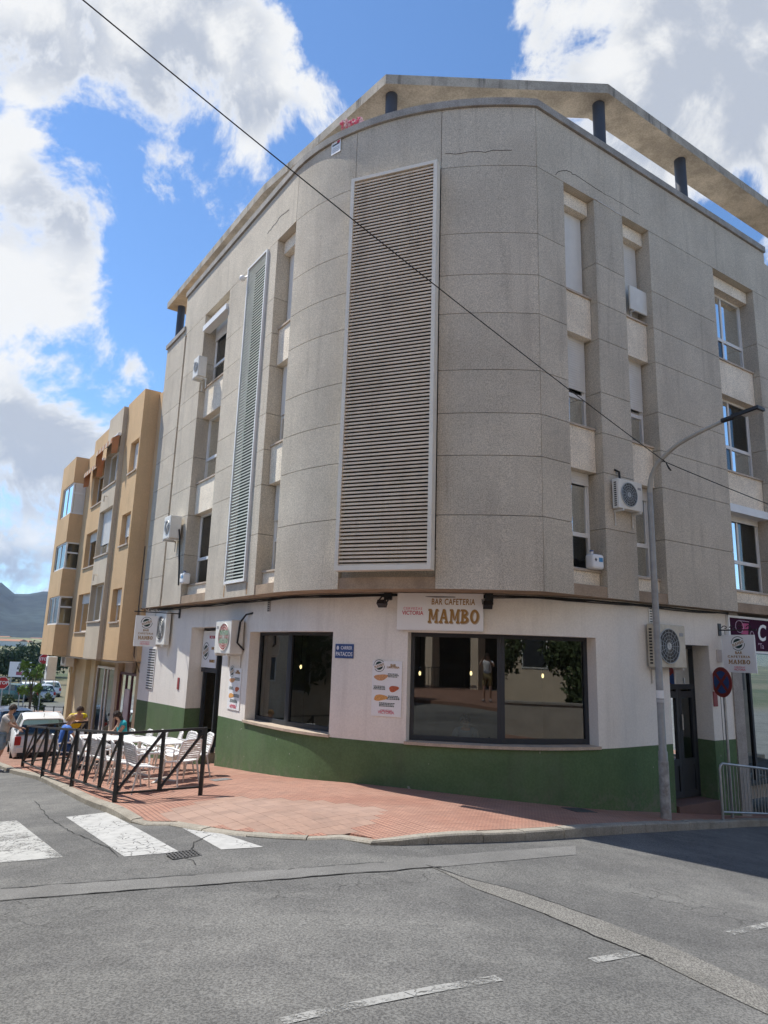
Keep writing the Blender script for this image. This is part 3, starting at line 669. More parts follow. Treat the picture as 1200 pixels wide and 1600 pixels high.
for a, b in ((0, uZ),): panel(FR, a, b, z0, z1)
for a, b in ((uL, 4.5),): panel(FL, a, b, z0, z1)
for i in ((0, 2), (2, 4), (4, 6)): obj('facade_panel', curved(arcseg(*i), z0 + GAP, z1 - GAP, 0, DEP, GAP), GREY, BLD)
obj('facade_panel', curved(arcseg(2, 4), 1.10, 1.78, .10, DEP, .0), GREY, BLD)       # recess under the tall louvre
obj('slot', MB().fbox(FL, uS0 - .02, uS1 + .02, .10, .3, 1.1, 9.2), DARKSLOT, BLD)
# coping
cp = [FL(u, 0, 0).to_2d() for u in (4.5, 2.5, .5, -1.5)] + AR + [FR(u, 0, 0).to_2d() for u in (1, 3, 5, 7, uZ)]
obj('coping', curved(cp, 10.575, 10.735, -.05, .42), COPING, BLD)
obj('coping', MB().fbox(FL, 4.35, uT + .04, -.05, .42, 9.425, 9.56), COPING, BLD)
# slabs, core, back
outl = [FL(uT, .02, 0)] + [FL(-2.0, .02, 0)] + [Vector((p.x, p.y + .02, 0)) for p in AR] + [FR(uZ + 9, .02, 0), FR(uZ + 9, 12, 0), FL(uT, 12, 0)]
obj('floor_slab', MB().prism([(p.x, p.y) for p in outl], 1.098, 1.30), M('soffit_concrete', (.36, .27, .19), .9, .15, 2.5, .1, 40, .2, 40, dirt=(.22, .17, .13), dirt_amt=.4), BLD)
ins = [FL(uT, .46, 0), FL(-1.9, .46, 0)] + [Vector((p.x + (1.2 - p.x) * .06, p.y + .46, 0)) for p in AR[2:-2]] + [FR(uZ, .46, 0), FR(uZ, 12, 0), FL(uT, 12, 0)]
obj('roof_slab', MB().prism([(p.x, p.y) for p in ins], 10.15, 10.3), M('roof_gravel', (.4, .38, .35), .95, .15, 5), BLD)
core = [FL(uT - .05, 1.35, 0), FL(-.9, 1.35, 0), FR(.9, 1.7, 0), FR(uZ - .05, 1.35, 0), FR(uZ - .05, 11.9, 0), FL(uT - .05, 11.9, 0)]
obj('core', MB().prism([(p.x, p.y) for p in core], 1.31, 10.14), DARKIN, BLD)  # dark box added inside to stop light leaking through the rooms
obj('end_wall', MB().fbox(FL, uT - .3, uT + .0, .46, 12, -3.2, 9.4), GREY, BLD)
obj('end_wall', MB().fbox(FR, uZ, uZ + .02, .46, 12, 1.3, 10.5), GREY, BLD)
# roof ring beam on dark round columns
zt, zb = 12.45, 12.21
ring = [atz(px, py, zt).to_2d() for px, py in ((262, 473), (413, 288), (603, 116), (950, 131))]; ring.append(ring[-1] + DR.to_2d() * 9)
rin = []
for i, p in enumerate(ring):
    d0 = (p - ring[i - 1]).normalized() if i else (ring[1] - p).normalized(); d1 = (ring[i + 1] - p).normalized() if i < len(ring) - 1 else d0
    b = (Vector((-d0.y, d0.x)) + Vector((-d1.y, d1.x))).normalized(); c = b.dot(Vector((-d0.y, d0.x))); rin.append(p + b * (.74 / c))
mb = MB(); n = len(ring)
mb.v = [(p.x, p.y, zb) for p in ring] + [(p.x, p.y, zt) for p in ring] + [(p.x, p.y, zt) for p in rin] + [(p.x, p.y, zb) for p in rin]
for i in range(n - 1):
    mb.f += [(i, i + 1, n + i + 1, n + i), (n + i, n + i + 1, 2 * n + i + 1, 2 * n + i), (2 * n + i, 2 * n + i + 1, 3 * n + i + 1, 3 * n + i), (3 * n + i, 3 * n + i + 1, i + 1, i)]; mb.m += [0, 0, 0, 1]
mb.f += [(0, n, 2 * n, 3 * n), (n - 1, 2 * n - 1, 3 * n - 1, 4 * n - 1)]; mb.m += [0, 0]
obj('roof_beam', mb, [SLABE, SLABM], BLD)
for px, py in ((612, 150), (935, 164), (1062, 251), (284, 480)):
    c = atz(px, py, zb); obj('roof_column', MB().tube([(c.x, c.y, 9.5 if px == 284 else 10.25), (c.x, c.y, zb + .01)], .135, 20), DKCOL, BLD, smooth=True)
obj('attic', MB().fbox(FR, 7.2, 14, 1.9, 6, 10.3, 11.75), WHITEW, BLD); obj('attic_eave', MB().fbox(FR, 7.0, 14, 1.7, 6, 11.76, 11.95), SLABE, BLD)

# window columns
def slats_mesh(F, u0, u1, o, z0, z1, pitch=.05):
    mb = MB(); z = z0
    while z < z1 - .01:
        zz_ = min(z + pitch, z1); mb.hexa([F(u0, o + .004, z + .003), F(u1, o + .004, z + .003), F(u1, o + .02, z + .003), F(u0, o + .02, z + .003), F(u0, o + .004, zz_), F(u1, o + .004, zz_), F(u1, o + .02, zz_), F(u0, o + .02, zz_)]); 
        mb.hexa([F(u0, o - .002, z + pitch * .3), F(u1, o - .002, z + pitch * .3), F(u1, o + .01, z + pitch * .3), F(u0, o + .01, z + pitch * .3), F(u0, o - .002, z + pitch * .75), F(u1, o - .002, z + pitch * .75), F(u1, o + .01, z + pitch * .75), F(u0, o + .01, z + pitch * .75)]); z += pitch
    return mb
def window(F, u0, u1, z0, z1, o, shut=0., bars=1, plain=False, curtain=None, split=.36, label=None):
    t = .055; fm = MB()
    fm.fbox(F, u0, u0 + t, o, o + .06, z0, z1).fbox(F, u1 - t, u1, o, o + .06, z0, z1).fbox(F, u0 + t, u1 - t, o + .001, o + .06, z0, z0 + t).fbox(F, u0 + t, u1 - t, o + .001, o + .06, z1 - t, z1)
    zs = z0 + (z1 - z0) * split; fm.fbox(F, u0 + t, u1 - t, o + .002, o + .058, zs - .04, zs + .04)
    fr = obj('window', fm, PVC, BLD)
    n = bars + 1
    for k in range(1, n):
        uu = u0 + (u1 - u0) * (k / n)
        obj('sash_bar', MB().fbox(F, uu - .028, uu + .028, o + .012, o + .05, z0 + t, zs - .04), PVC, fr); obj('sash_bar', MB().fbox(F, uu - .035, uu + .035, o + .012, o + .05, zs + .04, z1 - t), PVC, fr)
    for ua, ub in ((u0 + t, u0 + t + .035), (u1 - t - .035, u1 - t)): obj('sash_bar', MB().fbox(F, ua, ub, o + .014, o + .05, zs + .04, z1 - t), PVC, fr)
    for a, b in ((z0 + t, zs - .04), (zs + .04, z1 - t)):
        for k in range(n):
            ua = u0 + t + (u1 - u0 - 2 * t) * k / n; ub = u0 + t + (u1 - u0 - 2 * t) * (k + 1) / n
            obj('pane', MB().add([F(ua + .02, o + .03, a), F(ub - .02, o + .03, a), F(ub - .02, o + .03, b), F(ua + .02, o + .03, b)], [(0, 1, 2, 3)]), GLASSU, fr)
    if shut:
        zc = z1 - (z1 - z0) * shut
        if plain: obj('shutter', MB().fbox(F, u0 + .03, u1 - .03, o - .03, o - .012, zc, z1 - .002), SHUT, fr)
        else: obj('shutter', slats_mesh(F, u0 + .03, u1 - .03, o - .03, zc, z1 - .002), SHUT, fr)
    if curtain:
        cm = MB(); k0 = len(cm.v); nn = 26; c0, c1 = curtain
        for i in range(nn + 1):
            uu = u0 + (u1 - u0) * (c0 + (c1 - c0) * i / nn); oo = o + .22 + .025 * math.sin(i * 1.9)
            cm.v += [tuple(F(uu, oo, z0)), tuple(F(uu, oo, z1))]
        cm.f = [(2 * i, 2 * i + 2, 2 * i + 3, 2 * i + 1) for i in range(nn)]; cm.m = [0] * nn; obj('curtain', cm, CURT, fr, fix=False)
    return fr
SP = ((8.94, 9.245), (6.2, 7.05), (3.47, 4.3), (1.10, 1.56))
def column(F, u0, u1, specs, lint=True):
    so = .17
    for k, (a, b) in enumerate(SP):
        obj('spandrel', MB().fbox(F, u0 + .004, u1 - .004, so, .5, a, b), BEIGE, BLD)
        if k: obj('sill', MB().fbox(F, u0 + .003, u1 - .003, so - .035, .36, b + .001, b + .04), STONE, BLD)
    wz = ((7.092, 8.938), (4.342, 6.198), (1.602, 3.468))
    for (a, b), sp in zip(wz, specs): window(F, u0 + .004, u1 - .004, a, b, .36, **sp)
column(FR, uC, uD, (dict(shut=.995, plain=True, bars=0), dict(shut=.58, bars=0), dict(shut=.13, bars=0, curtain=(.0, .6))))
column(FR, uE, uF, (dict(shut=.93, bars=0), dict(shut=.58, bars=0), dict(shut=.14, bars=0)))
column(FR, uG, uH, (dict(bars=1), dict(bars=1, curtain=(0, .35)), dict(shut=.14, bars=1, curtain=(0, .8))))
column(FL, uL, uM, (dict(shut=.995, plain=True, bars=0), dict(shut=.62, bars=0, plain=True), dict(shut=.42, bars=0)))
column(FL, uQ, uRr, (dict(shut=.24, bars=1), dict(bars=1, curtain=(.5, 1)), dict(bars=1, curtain=(.2, .7))))
obj('shutter_box', MB().fbox(FL, uQ + .03, uRr - .03, -.06, .16, 8.70, 8.86), PVC, BLD)
obj('shutter_box', MB().fbox(FR, uG - .0, uH + .25, .06, .36, 3.34, 3.52), PVC, BLD)
# fine joint line patched in pale filler, and hairline cracks in the render
def crack(F, pts, mat, r=.006, o=-.001):
    mb = MB(); q = []
    for (a, b), (c, d) in zip(pts, pts[1:]):
        for k in range(6):
            t = k / 6; q.append((a + (c - a) * t + random.uniform(-2, 2) * (0 if k == 0 else .4), b + (d - b) * t + random.uniform(-1.6, 1.6) * (0 if k == 0 else .5)))
    q.append(pts[-1]); mb.tube([F(*(lambda w: (w[0], o, w[1]))(F.at(x, y, o))) for x, y in q], r, 4); obj('render_crack', mb, mat, BLD)
FILL = M('filler_pale', (.62, .60, .57), .9)
CRK = M('crack_dark', (.10, .09, .08), .9)
crack(FR, [(928, 310), (950, 324), (972, 338)], FILL, .012, -.002)
crack(FR, [(868, 273), (873, 268), (885, 266), (905, 277), (940, 300)], CRK, .007); crack(FR, [(940, 300), (975, 320), (1000, 336)], CRK, .004)
crack(FL, [(452, 328), (440, 336), (428, 352), (418, 365)], CRK, .006)
ap = [aty(px, py, (lambda x: 11.53)(0)) for px, py in ((696, 239), (712, 240), (735, 238), (758, 236), (775, 235), (800, 234))]
AB = arcseg(4, 6)
def onarc(px, py, pts, off=-.003):
    d = ray(px, py); best = None
    for a, b in zip(pts, pts[1:]):
        e = b - a; den = d.x * e.y - d.y * e.x
        if abs(den) < 1e-9: continue
        t = (a.x * e.y - a.y * e.x) / den; k = (a.x * d.y - a.y * d.x) / den
        if -.01 <= k <= 1.01: best = t
    return d * (best + off) if best else None
cpts = [onarc(px, py + random.uniform(-1, 1), AB) for px, py in ((696, 239.5), (703, 239.5), (710, 240), (720, 239), (730, 237.5), (740, 237), (750, 236.5), (758, 237), (770, 235), (785, 235), (800, 234))]
obj('render_crack', MB().tube([p for p in cpts if p], .006, 4), CRK, BLD)

# louvres
def louvre(P0, P1, nrm, z0, z1, n, fw, blade=True):
    P0, P1, nrm = Vector(P0), Vector(P1), Vector(nrm); d = (P1 - P0).normalized(); L = (P1 - P0).length
    F = lambda u, o, z: Vector(((P0 + d * u - nrm * o).x, (P0 + d * u - nrm * o).y, z))
    fm = MB().fbox(F, 0, fw, -.10, .12, z0, z1).fbox(F, L - fw, L, -.10, .12, z0, z1).fbox(F, fw, L - fw, -.099, .12, z0, z0 + fw * 1.2).fbox(F, fw, L - fw, -.099, .12, z1 - fw, z1)
    fr = obj('louvre_screen', fm, LOUVW if blade else PVC, BLD)
    obj('backing', MB().fbox(F, fw, L - fw, .10, .125, z0 + fw, z1 - fw), DARKSLOT if blade else DARKGRN, fr)
    h = (z1 - z0 - fw * 2.2) / n; base = None
    for k in range(n):
        z = z0 + fw * 1.2 + h * k
        if base is None:
            mb = MB(); a, b = fw + .002, L - fw - .002
            if blade: mb.hexa([F(a, -.075, 0), F(b, -.075, 0), F(b, -.066, -.006), F(a, -.066, -.006), F(a, .0, h * .80), F(b, .0, h * .80), F(b, .010, h * .80 - .006), F(a, .010, h * .80 - .006)])
            lp_ = .46 if blade else .34     # front lip
            mb.hexa([F(a, -.078, -.004), F(b, -.078, -.004), F(b, -.072, -.004), F(a, -.072, -.004), F(a, -.074, h * lp_), F(b, -.074, h * lp_), F(b, -.068, h * lp_), F(a, -.068, h * lp_)])
            base = mb.mesh('slat', LOUV if blade else M('slat_grey_green', (.52, .55, .48), .5, .05, 2))
        o = link('slat', base, fr); o.location.z = z + random.uniform(-.0015, .0015)
        o.rotation_euler = (0, 0, 0)
    return fr
K3, A3 = Vector((-.787, 12.269, 0)), Vector((.906, 11.623, 0)); dk = (A3 - K3).normalized(); nk = Vector((dk.y, -dk.x, 0))
louvre(K3 + dk * .03 + nk * .17, A3 - dk * .0 + nk * .17, nk, 1.40, 9.262, 112, .07)
louvre(FL(uO - .01, .045, 0), FL(uN + .01, .045, 0), -NL, 1.405, 9.24, 108, .045, False)
for F, a, b, zz_ in ((FL, uO, uN, 1.25),):
    for u in (a + .06, b - .06): obj('rust_stain', MB().fbox(F, u - .025, u + .025, -.0025, .0, 1.13, 1.38), M('rust', (.40, .24, .12), .9, .2, 8), BLD)

# ------------------------------------------------------------------ ground floor wall with its openings
ZG, ZT = -1.545, 1.093
OPEN = {}
def opening(name, tl, tr, bl=None, br=None, z0=None, z1=None):
    (a, za), (b, zb_) = wpx(*tl), wpx(*tr); z1 = z1 if z1 is not None else (za + zb_) / 2
    if bl: (c, zc), (d, zd) = wpx(*bl), wpx(*br); a, b = (a + c) / 2, (b + d) / 2; z0 = z0 if z0 is not None else (zc + zd) / 2
    OPEN[name] = (a, b, z0, z1)
opening('win_left', (392.7, 988), (520.7, 986), (380, 1124.5), (513.5, 1150), z0=-1.50)
opening('win_right', (638, 987), (929, 997), (633, 1162), (938, 1173), z0=-1.50)
opening('door_left', (293, 975), (348, 985), (291, 1175), (338, 1190), z0=-3.3)
opening('door_right', (1044, 1009), (1106, 1006), (1056, 1258), (1118, 1160), z0=-3.2)
def wallseg(s0, s1, z0, z1, mat, name, th=.30, o=0.):
    if s1 - s0 < .004 or z1 - z0 < .004: return
    n = max(1, int((s1 - s0) / .12)); A = []; Bq = []
    for k in range(n + 1):
        p, nn, d = wat(s0 + (s1 - s0) * k / n); A.append(p + nn * o); Bq.append(p + nn * th)
    mb = MB(); N2 = n + 1; poly_ = A + Bq[::-1]; k = 2 * N2
    mb.v = [(p.x, p.y, z0) for p in poly_] + [(p.x, p.y, z1) for p in poly_]
    for i in range(n):
        a, b, c, d_ = i, i + 1, k - 2 - i, k - 1 - i
        mb.f += [(a, b, k + b, k + a), (d_, c, b, a), (k + a, k + b, k + c, k + d_), (c, d_, k + d_, k + c)]
    mb.f += [(0, k - 1, 2 * k - 1, k), (N2 - 1, N2, k + N2, k + N2 - 1)]; mb.m = [0] * len(mb.f)
    return obj(name, mb, mat, BLD)
cuts = sorted(set([0., WS[-1]] + [v for o in OPEN.values() for v in o[:2]]))
for a, b in zip(cuts, cuts[1:]):
    m_ = (a + b) / 2; op = next((o for o in OPEN.values() if o[0] < m_ < o[1]), None)
    th = .42
    if op is None: wallseg(a, b, ZG, ZT, WHITEW, 'wall', th); wallseg(a, b, -3.6, ZG, GREENW, 'plinth', th, -.003)
    else:
        wallseg(a, b, op[3], ZT, WHITEW, 'wall', th)
        if op[2] > -2: wallseg(a, b, -3.6, op[2] - .05, GREENW, 'plinth', th, -.003)
def ribbon(s0, s1, o0, o1, z0, z1, name, mat, parent, seg=.15):
    n = max(1, int((s1 - s0) / seg)); P = [wat(s0 + (s1 - s0) * k / n)[0] for k in range(n + 1)]
    return obj(name, curved(P, z0, z1, o0, o1), mat, parent)
for nm in ('win_left', 'win_right'):
    a, b, z0, z1 = OPEN[nm]; ribbon(a - .02, b + .02, -.045, .30, z0 - .05, z0, 'sill', STONE, BLD)
    rec = .24; m_ = a + (b - a) * (.485 if nm == 'win_right' else .47)
    fr = None
    for (s0, s1) in ((a, m_), (m_, b)):
        P0, n0, d0 = wat(s0, .205 if (nm == 'win_right' and s0 == a) else rec); P1, n1, d1 = wat(s1, rec); d = (P1 - P0).normalized(); n = Vector((-d.y, d.x)); L = (P1 - P0).length
        F = lambda u, o, z, P0=P0, d=d, n=n: Vector(((P0 + d * u + n * o).x, (P0 + d * u + n * o).y, z))
        t = .07; fm = MB().fbox(F, 0, t, 0, .08, z0, z1).fbox(F, L - t, L, 0, .08, z0, z1).fbox(F, t, L - t, .001, .08, z0, z0 + .09).fbox(F, t, L - t, .001, .08, z1 - .07, z1)
        w = obj('shop_window', fm, ALU, BLD)
        obj('pane', MB().add([F(t - .01, .04, z0 + .08), F(L - t + .01, .04, z0 + .08), F(L - t + .01, .04, z1 - .06), F(t - .01, .04, z1 - .06)], [(0, 1, 2, 3)]), GLASSB, w)
# bar interior seen through the glass
fl = [wat(WS[-1] * k / 60, .43)[0] for k in range(61)]; bk = [FR(5.7, 5.5, 0).to_2d(), FL(5.8, 5.5, 0).to_2d()]
INT = M('interior_floor', (.20, .17, .14), .6, .1, 3)
obj('interior_floor', MB().prism([(p.x, p.y) for p in fl + bk], -2.75, -2.42), INT, BLD)
INW = M('interior_wall', (.34, .30, .25), .9, .1, 1.5)
for a, b in zip([fl[-1]] + bk, bk + [fl[0]]):
    mb = MB(); mb.add([(a.x, a.y, -2.7), (b.x, b.y, -2.7), (b.x, b.y, 1.1), (a.x, a.y, 1.1)], [(0, 1, 2, 3)]); obj('interior_wall', mb, INW, BLD)
# left entrance: recessed dark frame, fixed light, open leaf and board over it
a, b, _, z1 = OPEN['door_left']; rec = OL + .34; ua, ub = FL.at(303, 1000, rec)[0], FL.at(346, 1000, rec)[0]
zb0 = -2.52
def FD(u, o, z): return FL(u, o, z)
dm = MB()
for u0, u1 in ((ub, ub + .06), (ub + .86, ub + .93), (ub + 1.30, ub + 1.37), (ua - .06, ua)): dm.fbox(FD, u0, u1, rec - .06, rec + .03, zb0, z1)
dm.fbox(FD, ub + .06, ua - .06, rec - .059, rec + .03, z1 - .06, z1).fbox(FD, ub + .06, ua - .06, rec - .058, rec + .03, -.62, -.52).fbox(FD, ub + .93, ua - .06, rec - .058, rec + .03, zb0, zb0 + .12)
dr = obj('entrance_door', dm, ALU, BLD)
for u0, u1, z0_, z1_ in ((ub + .93, ub + 1.30, zb0 + .12, -.62), (ub + 1.37, ua - .06, zb0 + .12, -.62), (ub + 1.0, ua - .06, -.52, z1 - .06)):
    obj('pane', MB().add([FD(u0, rec, z0_), FD(u1, rec, z0_), FD(u1, rec, z1_), FD(u0, rec, z1_)], [(0, 1, 2, 3)]), GLASSB, dr)
obj('reflection_panel', MB().fbox(FD, ub + 1.37, ua - .06, rec + .012, rec + .02, zb0 + .12, -.62), M('painted_reflection', (.22, .29, .27), .35, .15, 2), dr)  # grey-green panel added behind the pane, standing in for the glass's reflection
st = MB().fbox(FD, ub + .02, ua - .02, OL - .20, rec + .2, -3.2, zb0 - .0); obj('step', st, STONE, BLD, bevel=.02)
obj('plinth_block', MB().fbox(FD, ub - .26, ub - .04, OL - .16, OL + .02, -3.2, -2.28), GREENW, BLD, bevel=.015)
bx = MB().fbox(FD, ub + .05, ub + 1.05, rec - .085, rec - .065, -.50, z1 - .08)
DS = tag(obj('door_sign', bx, SIGNW), 'white sign board with round dark badge above the bar entrance door', 'sign')
# right-hand street door
a, b, _, z1 = OPEN['door_right']; u0, u1 = FR.at(1046, 1009, OR)[0], FR.at(1106, 1006, OR)[0] + .06; rec = OR + .42; zb0 = -2.66
dm = MB().fbox(FR, u0, u0 + .07, rec - .05, rec + .04, zb0, z1).fbox(FR, u1 - .07, u1, rec - .05, rec + .04, zb0, z1).fbox(FR, u0 + .07, u1 - .07, rec - .049, rec + .04, z1 - .07, z1).fbox(FR, u0 + .07, u1 - .07, rec - .049, rec + .04, -.55, -.45)
um = u0 + (u1 - u0) * .56
for p0, p1 in ((u0 + .07, um), (um, u1 - .07)):
    dm.fbox(FR, p0 + .004, p0 + .09, rec - .04, rec + .03, zb0, -.55).fbox(FR, p1 - .09, p1 - .004, rec - .04, rec + .03, zb0, -.55)
    for z in (zb0, -2.05, -.72): dm.fbox(FR, p0 + .09, p1 - .09, rec - .038, rec + .03, z, z + .13)
dr = obj('street_door', dm, ALU, BLD)
for p0, p1 in ((u0 + .07, um), (um, u1 - .07)):
    obj('door_panel', MB().fbox(FR, p0 + .09, p1 - .09, rec - .015, rec + .02, zb0 + .13, -2.05), ALU, dr)
    obj('pane', MB().add([FR(p0 + .09, rec, -1.92), FR(p1 - .09, rec, -1.92), FR(p1 - .09, rec, -.72), FR(p0 + .09, rec, -.72)], [(0, 1, 2, 3)]), GLASSB, dr)
obj('pane', MB().add([FR(u0 + .07, rec, -.45), FR(u1 - .07, rec, -.45), FR(u1 - .07, rec, z1 - .07), FR(u0 + .07, rec, z1 - .07)], [(0, 1, 2, 3)]), GLASSB, dr)
obj('door_handle', MB().bar(FR(um + .05, rec - .07, -1.35), FR(um + .05, rec - .07, -1.05), .025, .025), STEEL, dr)
mxd = plane_mx(FR(um + .28, rec - .012, -.38), DR); text('3', mxd, .13, SIGNW, dr, bold=.02)
obj('threshold', MB().fbox(FR, u0, u1, OR - .03, rec + .1, -3.0, zb0 - .02), M('threshold_tile', (.16, .10, .085), .7), BLD)
for uu in (FR.at(1131, 1170, OR)[0],): obj('downpipe_groove', MB().fbox(FR, uu, uu + .012, OR - .004, OR + .01, -2.6, -.5), DARKSLOT, BLD)
# shop to the right, under the same front
uS = FR.at(1150, 1158, OR)[0]
obj('pilaster', MB().fbox(FR, uS, uS + .36, OR - .03, OR + .4, -3.2, ZT), M('stone_grey', (.36, .33, .30), .7, .1, 3, .1, 40, streak=.15), BLD)
SHOPF = MB()
for u in (uS + .36, uS + 1.25, uS + 2.3, uS + 3.4): SHOPF.fbox(FR, u, u + .07, OR + .3, OR + .38, -2.6, .35)
SHOPF.fbox(FR, uS + .36, uS + 3.4, OR + .301, OR + .38, .25, .35).fbox(FR, uS + .36, uS + 3.4, OR + .301, OR + .38, -2.6, -2.5)
sh = obj('shopfront', SHOPF, ALU, BLD)
for k in range(3):
    p0, p1 = (uS + .43, uS + 1.32, uS + 2.37)[k], (uS + 1.25, uS + 2.3, uS + 3.4)[k]
    obj('pane', MB().add([FR(p0, OR + .34, -2.5), FR(p1, OR + .34, -2.5), FR(p1, OR + .34, .25), FR(p0, OR + .34, .25)], [(0, 1, 2, 3)]), GLASSB, sh)
obj('shop_back', MB().fbox(FR, uS + .1, uS + 6, OR + 3, OR + 3.1, -2.8, 1.09).fbox(FR, uS + .1, uS + 6, OR + .4, OR + 3, -2.9, -2.62), INW, BLD)
obj('shop_wall', MB().fbox(FR, uS + 3.5, uS + 9, OR, OR + .4, -3.2, ZT), WHITEW, BLD)
obj('shelf', MB().fbox(FR, uS + .95, uS + 2.2, OR + .6, OR + .95, -2.2, -2.05).fbox(FR, uS + .95, uS + 2.2, OR + .6, OR + .95, -2.6, -2.5), M('shelf_white', (.7, .7, .68), .5), BLD)
obj('upper_front', MB().fbox(FR, uZ + .03, uZ + 9, .18, .6, 1.093, 10.5), GREY, BLD)
# wall-top cable bundle
def wtube(s0, s1, z, off, r, sag, name, n=60):
    P = []
    for k in range(n + 1):
        s_ = s0 + (s1 - s0) * k / n; p, nn, d = wat(s_, off); P.append((p.x, p.y, z - sag * abs(math.sin(k / n * math.pi * 7)) + random.uniform(-.004, .004)))
    return obj(name, MB().tube(P, r, 6), CABLE, BLD, smooth=True)
wtube(.4, WS[-1], 1.065, -.035, .016, .012, 'facade_cable'); wtube(1.0, WS[-1] - .5, 1.045, -.05, .010, .028, 'facade_cable'); wtube(3.0, WS[-1] - 2, 1.055, -.03, .008, .018, 'facade_cable')

# ------------------------------------------------------------------ things on the corner building
def ac_unit(F, ob, xb, xf, xe, ym, yt, yb, label, fan=True, fan_at=.42, decal=False, side_grille=False, cat='air conditioner', pipe=None, brackets=True, case=None):
    """box with fan face: xb back edge on the wall, xf near front edge, xe far front edge (photo columns)"""
    ub, _ = F.at(xb, ym, ob); of, _ = F.ato(xf, ym, ub); ue, _ = F.at(xe, ym, of)
    of = max(of, ob - .42); zt_ = F.ato(xf, yt, ub)[1]; zb_ = F.ato(xf, yb, ub)[1]; u0, u1 = sorted((ub, ue)); u1 = min(u1, u0 + 1.0) if ub < ue else u1; u0 = max(u0, u1 - 1.0)
    back = ob - .04
    r = empty('air_conditioner', F((u0 + u1) / 2, ob, zb_), label, cat, 'outdoor air conditioning units')
    obj('casing', MB().fbox(F, u0, u1, of, back, zb_, zt_), case or ACW, r, bevel=.018)
    w, h = u1 - u0, zt_ - zb_; near = u0 if ub < ue else u1; sg = 1 if ub < ue else -1
    if fan:
        R1 = min(h * .40, w * .33); c = F(near + sg * w * fan_at, of, zb_ + h * .5); nn = -F.n
        obj('fan_recess', MB().disc(c + nn * .002, nn, R1, 28, .004), ACD if not decal else M('fan_decal_red', (.50, .10, .09), .5), r)
        if decal:
            for k, (m_, dz) in enumerate(((M('fan_decal_green', (.05, .25, .10), .5), -.48), (M('fan_decal_green', (.05, .25, .10), .5), .12))):
                obj('decal_band', MB().fbox(F, near + sg * w * fan_at - R1 * .84, near + sg * w * fan_at + R1 * .84, of - .009, of - .0075, zb_ + h * .5 + R1 * dz, zb_ + h * .5 + R1 * (dz + .36)), m_, r)
        g = MB()
        for k in range(1, 6):
            rr = R1 * k / 5; pts = [c + nn * .012 + F.d * math.cos(t * math.pi / 12) * rr + Vector((0, 0, math.sin(t * math.pi / 12) * rr)) for t in range(25)]
            g.tube(pts, .0045 if k < 5 else .010, 5)
        for k in range(8):
            t = k * math.pi / 8; v = F.d * math.cos(t) * R1 + Vector((0, 0, math.sin(t) * R1)); g.tube([c + nn * .011 - v, c + nn * .011 + v], .004, 4)
        tag(obj('fan_grille', g, STEEL if not decal else ACW, r), kind='stuff')
        obj('fan_hub', MB().disc(c + nn * .004, nn, R1 * .22, 16, .008), ACW if not decal else ACD, r)
        obj('badge', MB().fbox(F, near + sg * w * .80, near + sg * w * .93, of - .003, of, zt_ - h * .26, zt_ - h * .18), M('badge_grey', (.3, .3, .3), .5), r)
    if side_grille:
        for k in range(12):
            z = zb_ + h * (.08 + .84 * k / 12)
            obj('side_slot', MB().fbox(F, near - sg * .003, near, of + .05, back - .05, z, z + h * .042), ACD, r)
    if brackets:
        for k in (.14, .86):
            uu = u0 + w * k; b = MB().bar(F(uu, of - .02, zb_ - .025), F(uu, ob, zb_ - .025), .03, .04).bar(F(uu, ob - .015, zb_ - .30), F(uu, ob - .015, zb_ - .045), .03, .02)
            obj('bracket', b, M('bracket_white', (.66, .66, .63), .5, .1, 6, dirt=(.35, .22, .12), dirt_amt=.35), r)
    if pipe: obj('pipe', MB().tube([Vector(p) for p in pipe(u0, u1, of, back, zb_, zt_)], .022, 7), CABLE, r, smooth=True)
    return r
ac_unit(FL, -.02, 326, 310, 302.5, 568, 554, 586, 'air conditioner box on brackets before the top floor window of the sunlit side front')
ac_unit(FL, -.02, 286, 265.5, 256, 822, 804, 840, 'air conditioner box on the sunlit side front with pipes down to a white canister', pipe=lambda u0, u1, of, bk, z0, z1: [FL(u0 - .01, -.12, z0 + .25), FL(u0 - .06, -.1, z0 + .05), FL(u0 - .05, -.06, z0 - .5), FL(u0 - .16, -.05, z0 - 1.25)])
ac_unit(FL, .5, 383, 360.5, 336, 995, 968, 1022, 'air conditioner with round red and green fan beside the bar entrance', decal=True, pipe=lambda u0, u1, of, bk, z0, z1: [FL(u0 - .02, bk + .02, z0 + .1), FL(u0 - .05, .3, z0 + .25), FL(u0 - .05, .34, z1 - .05), FL(u0 - .15, .42, z1 + .12), FL(u0 - .35, .52, z1 + .16)])
ac_unit(FL, .3, 268, 258, 238, 985, 955, 1008, 'air conditioner box high on the wall partly behind the hanging sign of the sunlit side', fan=True)
ac_unit(FR, 0, 953.5, 967, 1004, 772, 746, 793, 'air conditioner with big round fan beside the first floor windows above the street lamp', side_grille=True, pipe=lambda u0, u1, of, bk, z0, z1: [FR(u0 + .22, -.06, z1 - .02), FR(u0 + .22, -.05, z1 + .18), FR(u0 + .14, .0, z1 + .22)])
ac_unit(FR, .22, 979, 984.5, 1016, 466, 444, 482, 'air conditioner box hung before the closed top floor window', fan=False)
ac_unit(FR, OR, 1008.5, 1023, 1078, 1010, 974, 1043, 'large old air conditioner with brown fan grille above the street door', side_grille=True, fan_at=.45, case=ACOLD)
